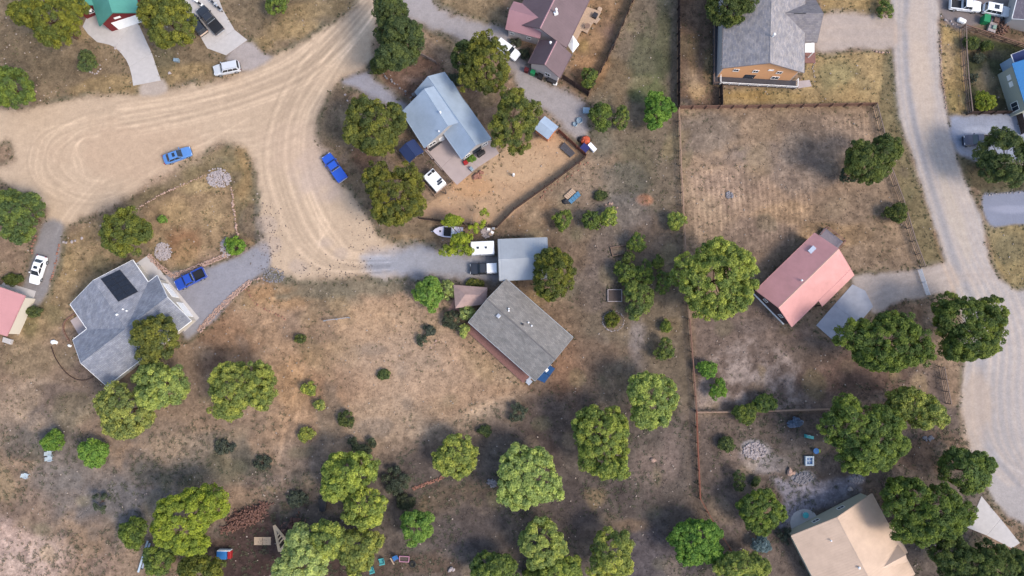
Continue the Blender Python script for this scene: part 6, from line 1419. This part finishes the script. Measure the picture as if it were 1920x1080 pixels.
S('upper small lime juniper in the field', 579, 727, 13, 13, 'lime', 1.8); S('middle small lime juniper in the field', 599, 760, 10, 10, 'lime', 1.4); S('lower small lime juniper in the field', 574, 815, 13, 14, 'lime', 1.8)
S('dark tuft in the upper dry field', 562, 635, 9, 8, 'dark', 0.9); S('dark tuft in the middle of the dry field', 720, 702, 11, 8, 'dark', 0.9); S('dark round shrub low in the field', 648, 786, 15, 16, 'dark', 1.6)
S('dark shrub above the stone arc', 804, 620, 15, 13, 'black', 1.6); S('dark shrub left of the stone arc', 790, 637, 10, 13, 'black', 1.5)
S('dark bush on the edge of the litter ground', 970, 772, 20, 22, 'black', 2.2); S('small dark shrub below the pale track', 908, 807, 12, 9, 'dark', 1.0)
S('dark shrub above the bottom clump', 680, 836, 30, 16, 'black', 2.2); S('wide dark shrub right of the bottom clump', 742, 905, 26, 34, 'black', 2.6); S('low dark shrub under the wide one', 762, 940, 22, 16, 'black', 1.8)
S('dark shrub at the head of the firewood', 556, 935, 24, 16, 'black', 1.6); S('faint dark shrub on the pale slope', 492, 868, 20, 18, 'black', 1.2); S('dark shrub right of the pale slope track', 420, 838, 20, 14, 'black', 1.1)
S('dark green hedge bush by the white sedan drive end', 24, 524, 20, 9, 'dark', 1.4); S('green bush behind the small red cottage', 62, 585, 16, 9, 'dark', 1.0)
S('tiny bright shrub in the left front yard', 305, 411, 7, 6, 'bright', 0.8); S('dark shrub against the purple-roofed house', 984, 100, 12, 14, 'black', 1.6); S('dark hedge behind the white car', 967, 79, 12, 8, 'black', 1.2)
S('dark undergrowth below the tall top pine', 712, 122, 24, 16, 'dark', 2.0); S('dark undergrowth behind the blue-roofed house', 850, 150, 22, 12, 'black', 2.0)
S('grey thicket inside the stone ring', 1148, 600, 16, 15, 'olive', 1.0, gaps=0.3); S('patio plant at the tip of the blue-roofed house', 884, 297, 8, 5, 'bright', 0.8)
S('dull bush in the bottom middle, right of the tyre', 1000, 1075, 20, 10, 'mid', 2)
S('dark shrub by the orange heap', 1127, 366, 12, 9, 'dark', 0.8); S('grass-like bush below the carport drive', 890, 531, 18, 5, 'olive', 0.7)
# bare branches rising out of the half-bare tree
br = empty('bare_branches', P(884, 432), 'pale bare branches above the sprawling tree', 'branches'); c0 = P(882, 430, 1.0)
for k in range(7):
    e_ = P(870+k*6+rng.uniform(-3, 3), 396+rng.uniform(0, 18)+abs(k-3)*4, 4.4); MB().tube((c0.x, c0.y, 0.6), e_, 0.05, 0.012, 5).build('branch', mat('dead_wood', A(196, 176, 158), 0.1), br)
MB().tube((c0.x, c0.y, 0), (c0.x, c0.y, 0.7), 0.09, 0.07, 6).build('stem', mat('dead_wood', (0, 0, 0)), br)

# ================================================================== GRASS TUFTS, WEEDS AND LOOSE STONES
grass_mat = vcol_mat('dry_grass', rough=0.9, amt=0.0, transl=0.15, spec=0.1)
rg = NP(77)
def tufts(name, label, pts, col_fn, hgt, spread, blades):
    Vs = []; Cs = []
    for (x, y) in pts:
        n = blades; a = rg.uniform(0, 6.283, n); h = hgt*rg.uniform(0.5, 1.3, n); s = spread*rg.uniform(0.4, 1.3, n); b = np.array([x, y, 0.0])
        tip = np.stack([x+np.cos(a)*s, y+np.sin(a)*s, h], -1); w_ = 0.05+0.05*rg.rand(n)
        l = np.stack([x-np.sin(a)*w_, y+np.cos(a)*w_, np.zeros(n)], -1); r = np.stack([x+np.sin(a)*w_, y-np.cos(a)*w_, np.zeros(n)], -1)
        Vs.append(np.stack([l, r, tip], 1)); c = np.ones((n, 3, 4)); c[..., :3] = (np.array(col_fn(x, y))*rg.uniform(0.7, 1.3, (n, 1)))[:, None, :]; Cs.append(c)
    V_ = np.concatenate(Vs); C_ = np.concatenate(Cs); me = fast_mesh(name, V_.reshape(-1, 3), np.arange(len(V_)*3).reshape(-1, 3), 3, C_.reshape(-1, 4)); me.materials.append(grass_mat)
    o = bpy.data.objects.new(name, me); link(o); tag(o, label, 'grass', kind='stuff')
def rnd_pts(n, cond=None):
    out = []
    while len(out) < n:
        x, y = rg.uniform(-94, 94), rg.uniform(-38, 64)
        if ground_ok(x, y) and (cond is None or cond(x, y)): out.append((x, y))
    return out
def gcol(x, y):
    i = int(np.clip(np.searchsorted(gx, x), 0, NX-1)); j = int(np.clip(np.searchsorted(gy, y), 0, NY-1)); return COL[j, i, :3]
tufts('dry_grass', 'tufts of dry tan grass over the fields', rnd_pts(9000), lambda x, y: gcol(x, y)*1.2+0.012, 0.14, 0.26, 6)
tufts('sage_weeds', 'grey green weeds scattered in the dry grass', rnd_pts(2600, lambda x, y: fbm(np.array([x]), np.array([y]), 9.0, 31)[0] > 0.5), lambda x, y: gcol(x, y)*0.55+np.array((0.045, 0.05, 0.026)), 0.13, 0.3, 8)
tufts('low_scrub', 'low grey green scrub over the lower ground', rnd_pts(3000, lambda x, y: y < -8+0.05*x and fbm(np.array([x]), np.array([y]), 6.0, 41)[0] > 0.5), lambda x, y: gcol(x, y)*0.5+np.array((0.05, 0.055, 0.034)), 0.18, 0.42, 9)
# weeds crowding the road edges
edge = [p for p in rnd_pts(16000) if True]
edge = [p for p in edge if not all(ground_ok(p[0]+dx, p[1]+dy) for dx, dy in ((1.2,0),(-1.2,0),(0,1.2),(0,-1.2)))]
tufts('verge_weeds', 'dark green weeds along the road and drive edges', edge, lambda x, y: gcol(x, y)*0.3+np.array((0.05, 0.055, 0.03)), 0.14, 0.3, 8)
mb = MB()
for x, y in rnd_pts(1500):
    s = rng.uniform(0.12, 0.34); mb.rock((x, y, s*0.2), (s, s*0.8, s*0.5), rng)
o = mb.build('loose_stones', mat('field_stone', A(190, 174, 160), 0.3, 0.7, 0.9)); tag(o, 'loose pale stones scattered over the ground', 'stones', kind='stuff')
mb = MB()
for q in [(505+rng.gauss(0,14), 380+rng.uniform(0,130)) for _ in range(150)]+[(540+rng.uniform(0,160), 505+rng.gauss(0,10)) for _ in range(120)]+[(650+rng.uniform(0,90), 380+rng.uniform(0,90)) for _ in range(80)]:
    p = P(*q); s = rng.uniform(0.1, 0.26); mb.rock((p.x, p.y, s*0.2), (s, s*0.8, s*0.5), rng)
o = mb.build('road_gravel', mat('dark_gravel', A(116, 106, 100), 0.3, 1, 0.9)); tag(o, 'dark clods and stones on the dirt road lobe', 'stones', kind='stuff')

# ================================================================== groups of like things
GROUPS = {'house': 'houses of the hamlet', 'carport': 'carports', 'parked_car': 'cars parked about the hamlet', 'pickup_truck': 'pickups parked about the hamlet', 'camper_trailer': 'white campers', 'motorcycle': 'motorcycles at the top edge',
 'rail_fence': 'rail fences', 'board_fence': 'board fences', 'stone_border': 'stone borders', 'gravel_bed': 'gravel beds', 'boulder': 'single rocks', 'wheelie_bin': 'bins by the purple-roofed house', 'storage_box': 'boxes and chests in the yards',
 'planter': 'planters', 'tub': 'tubs on the gravel', 'garden_chair': 'garden chairs', 'garden_table': 'garden tables', 'pallet': 'pallets below the sandy yard', 'tarp_heap': 'heaps outside the yard corner', 'toolbox': 'things on the work trailer',
 'firewood_pile': 'firewood', 'garden_edging': 'garden edgings behind the left house', 'pine_tree': 'pines and lime tinted trees', 'broadleaf_tree': 'broadleaf trees', 'juniper_shrub': 'junipers and low shrubs', 'leafy_shrub': 'leafy shrubs'}
for o in scene.objects:
    n = o.name.split('.')[0]
    if o.parent is None and n in GROUPS: o['group'] = GROUPS[n]
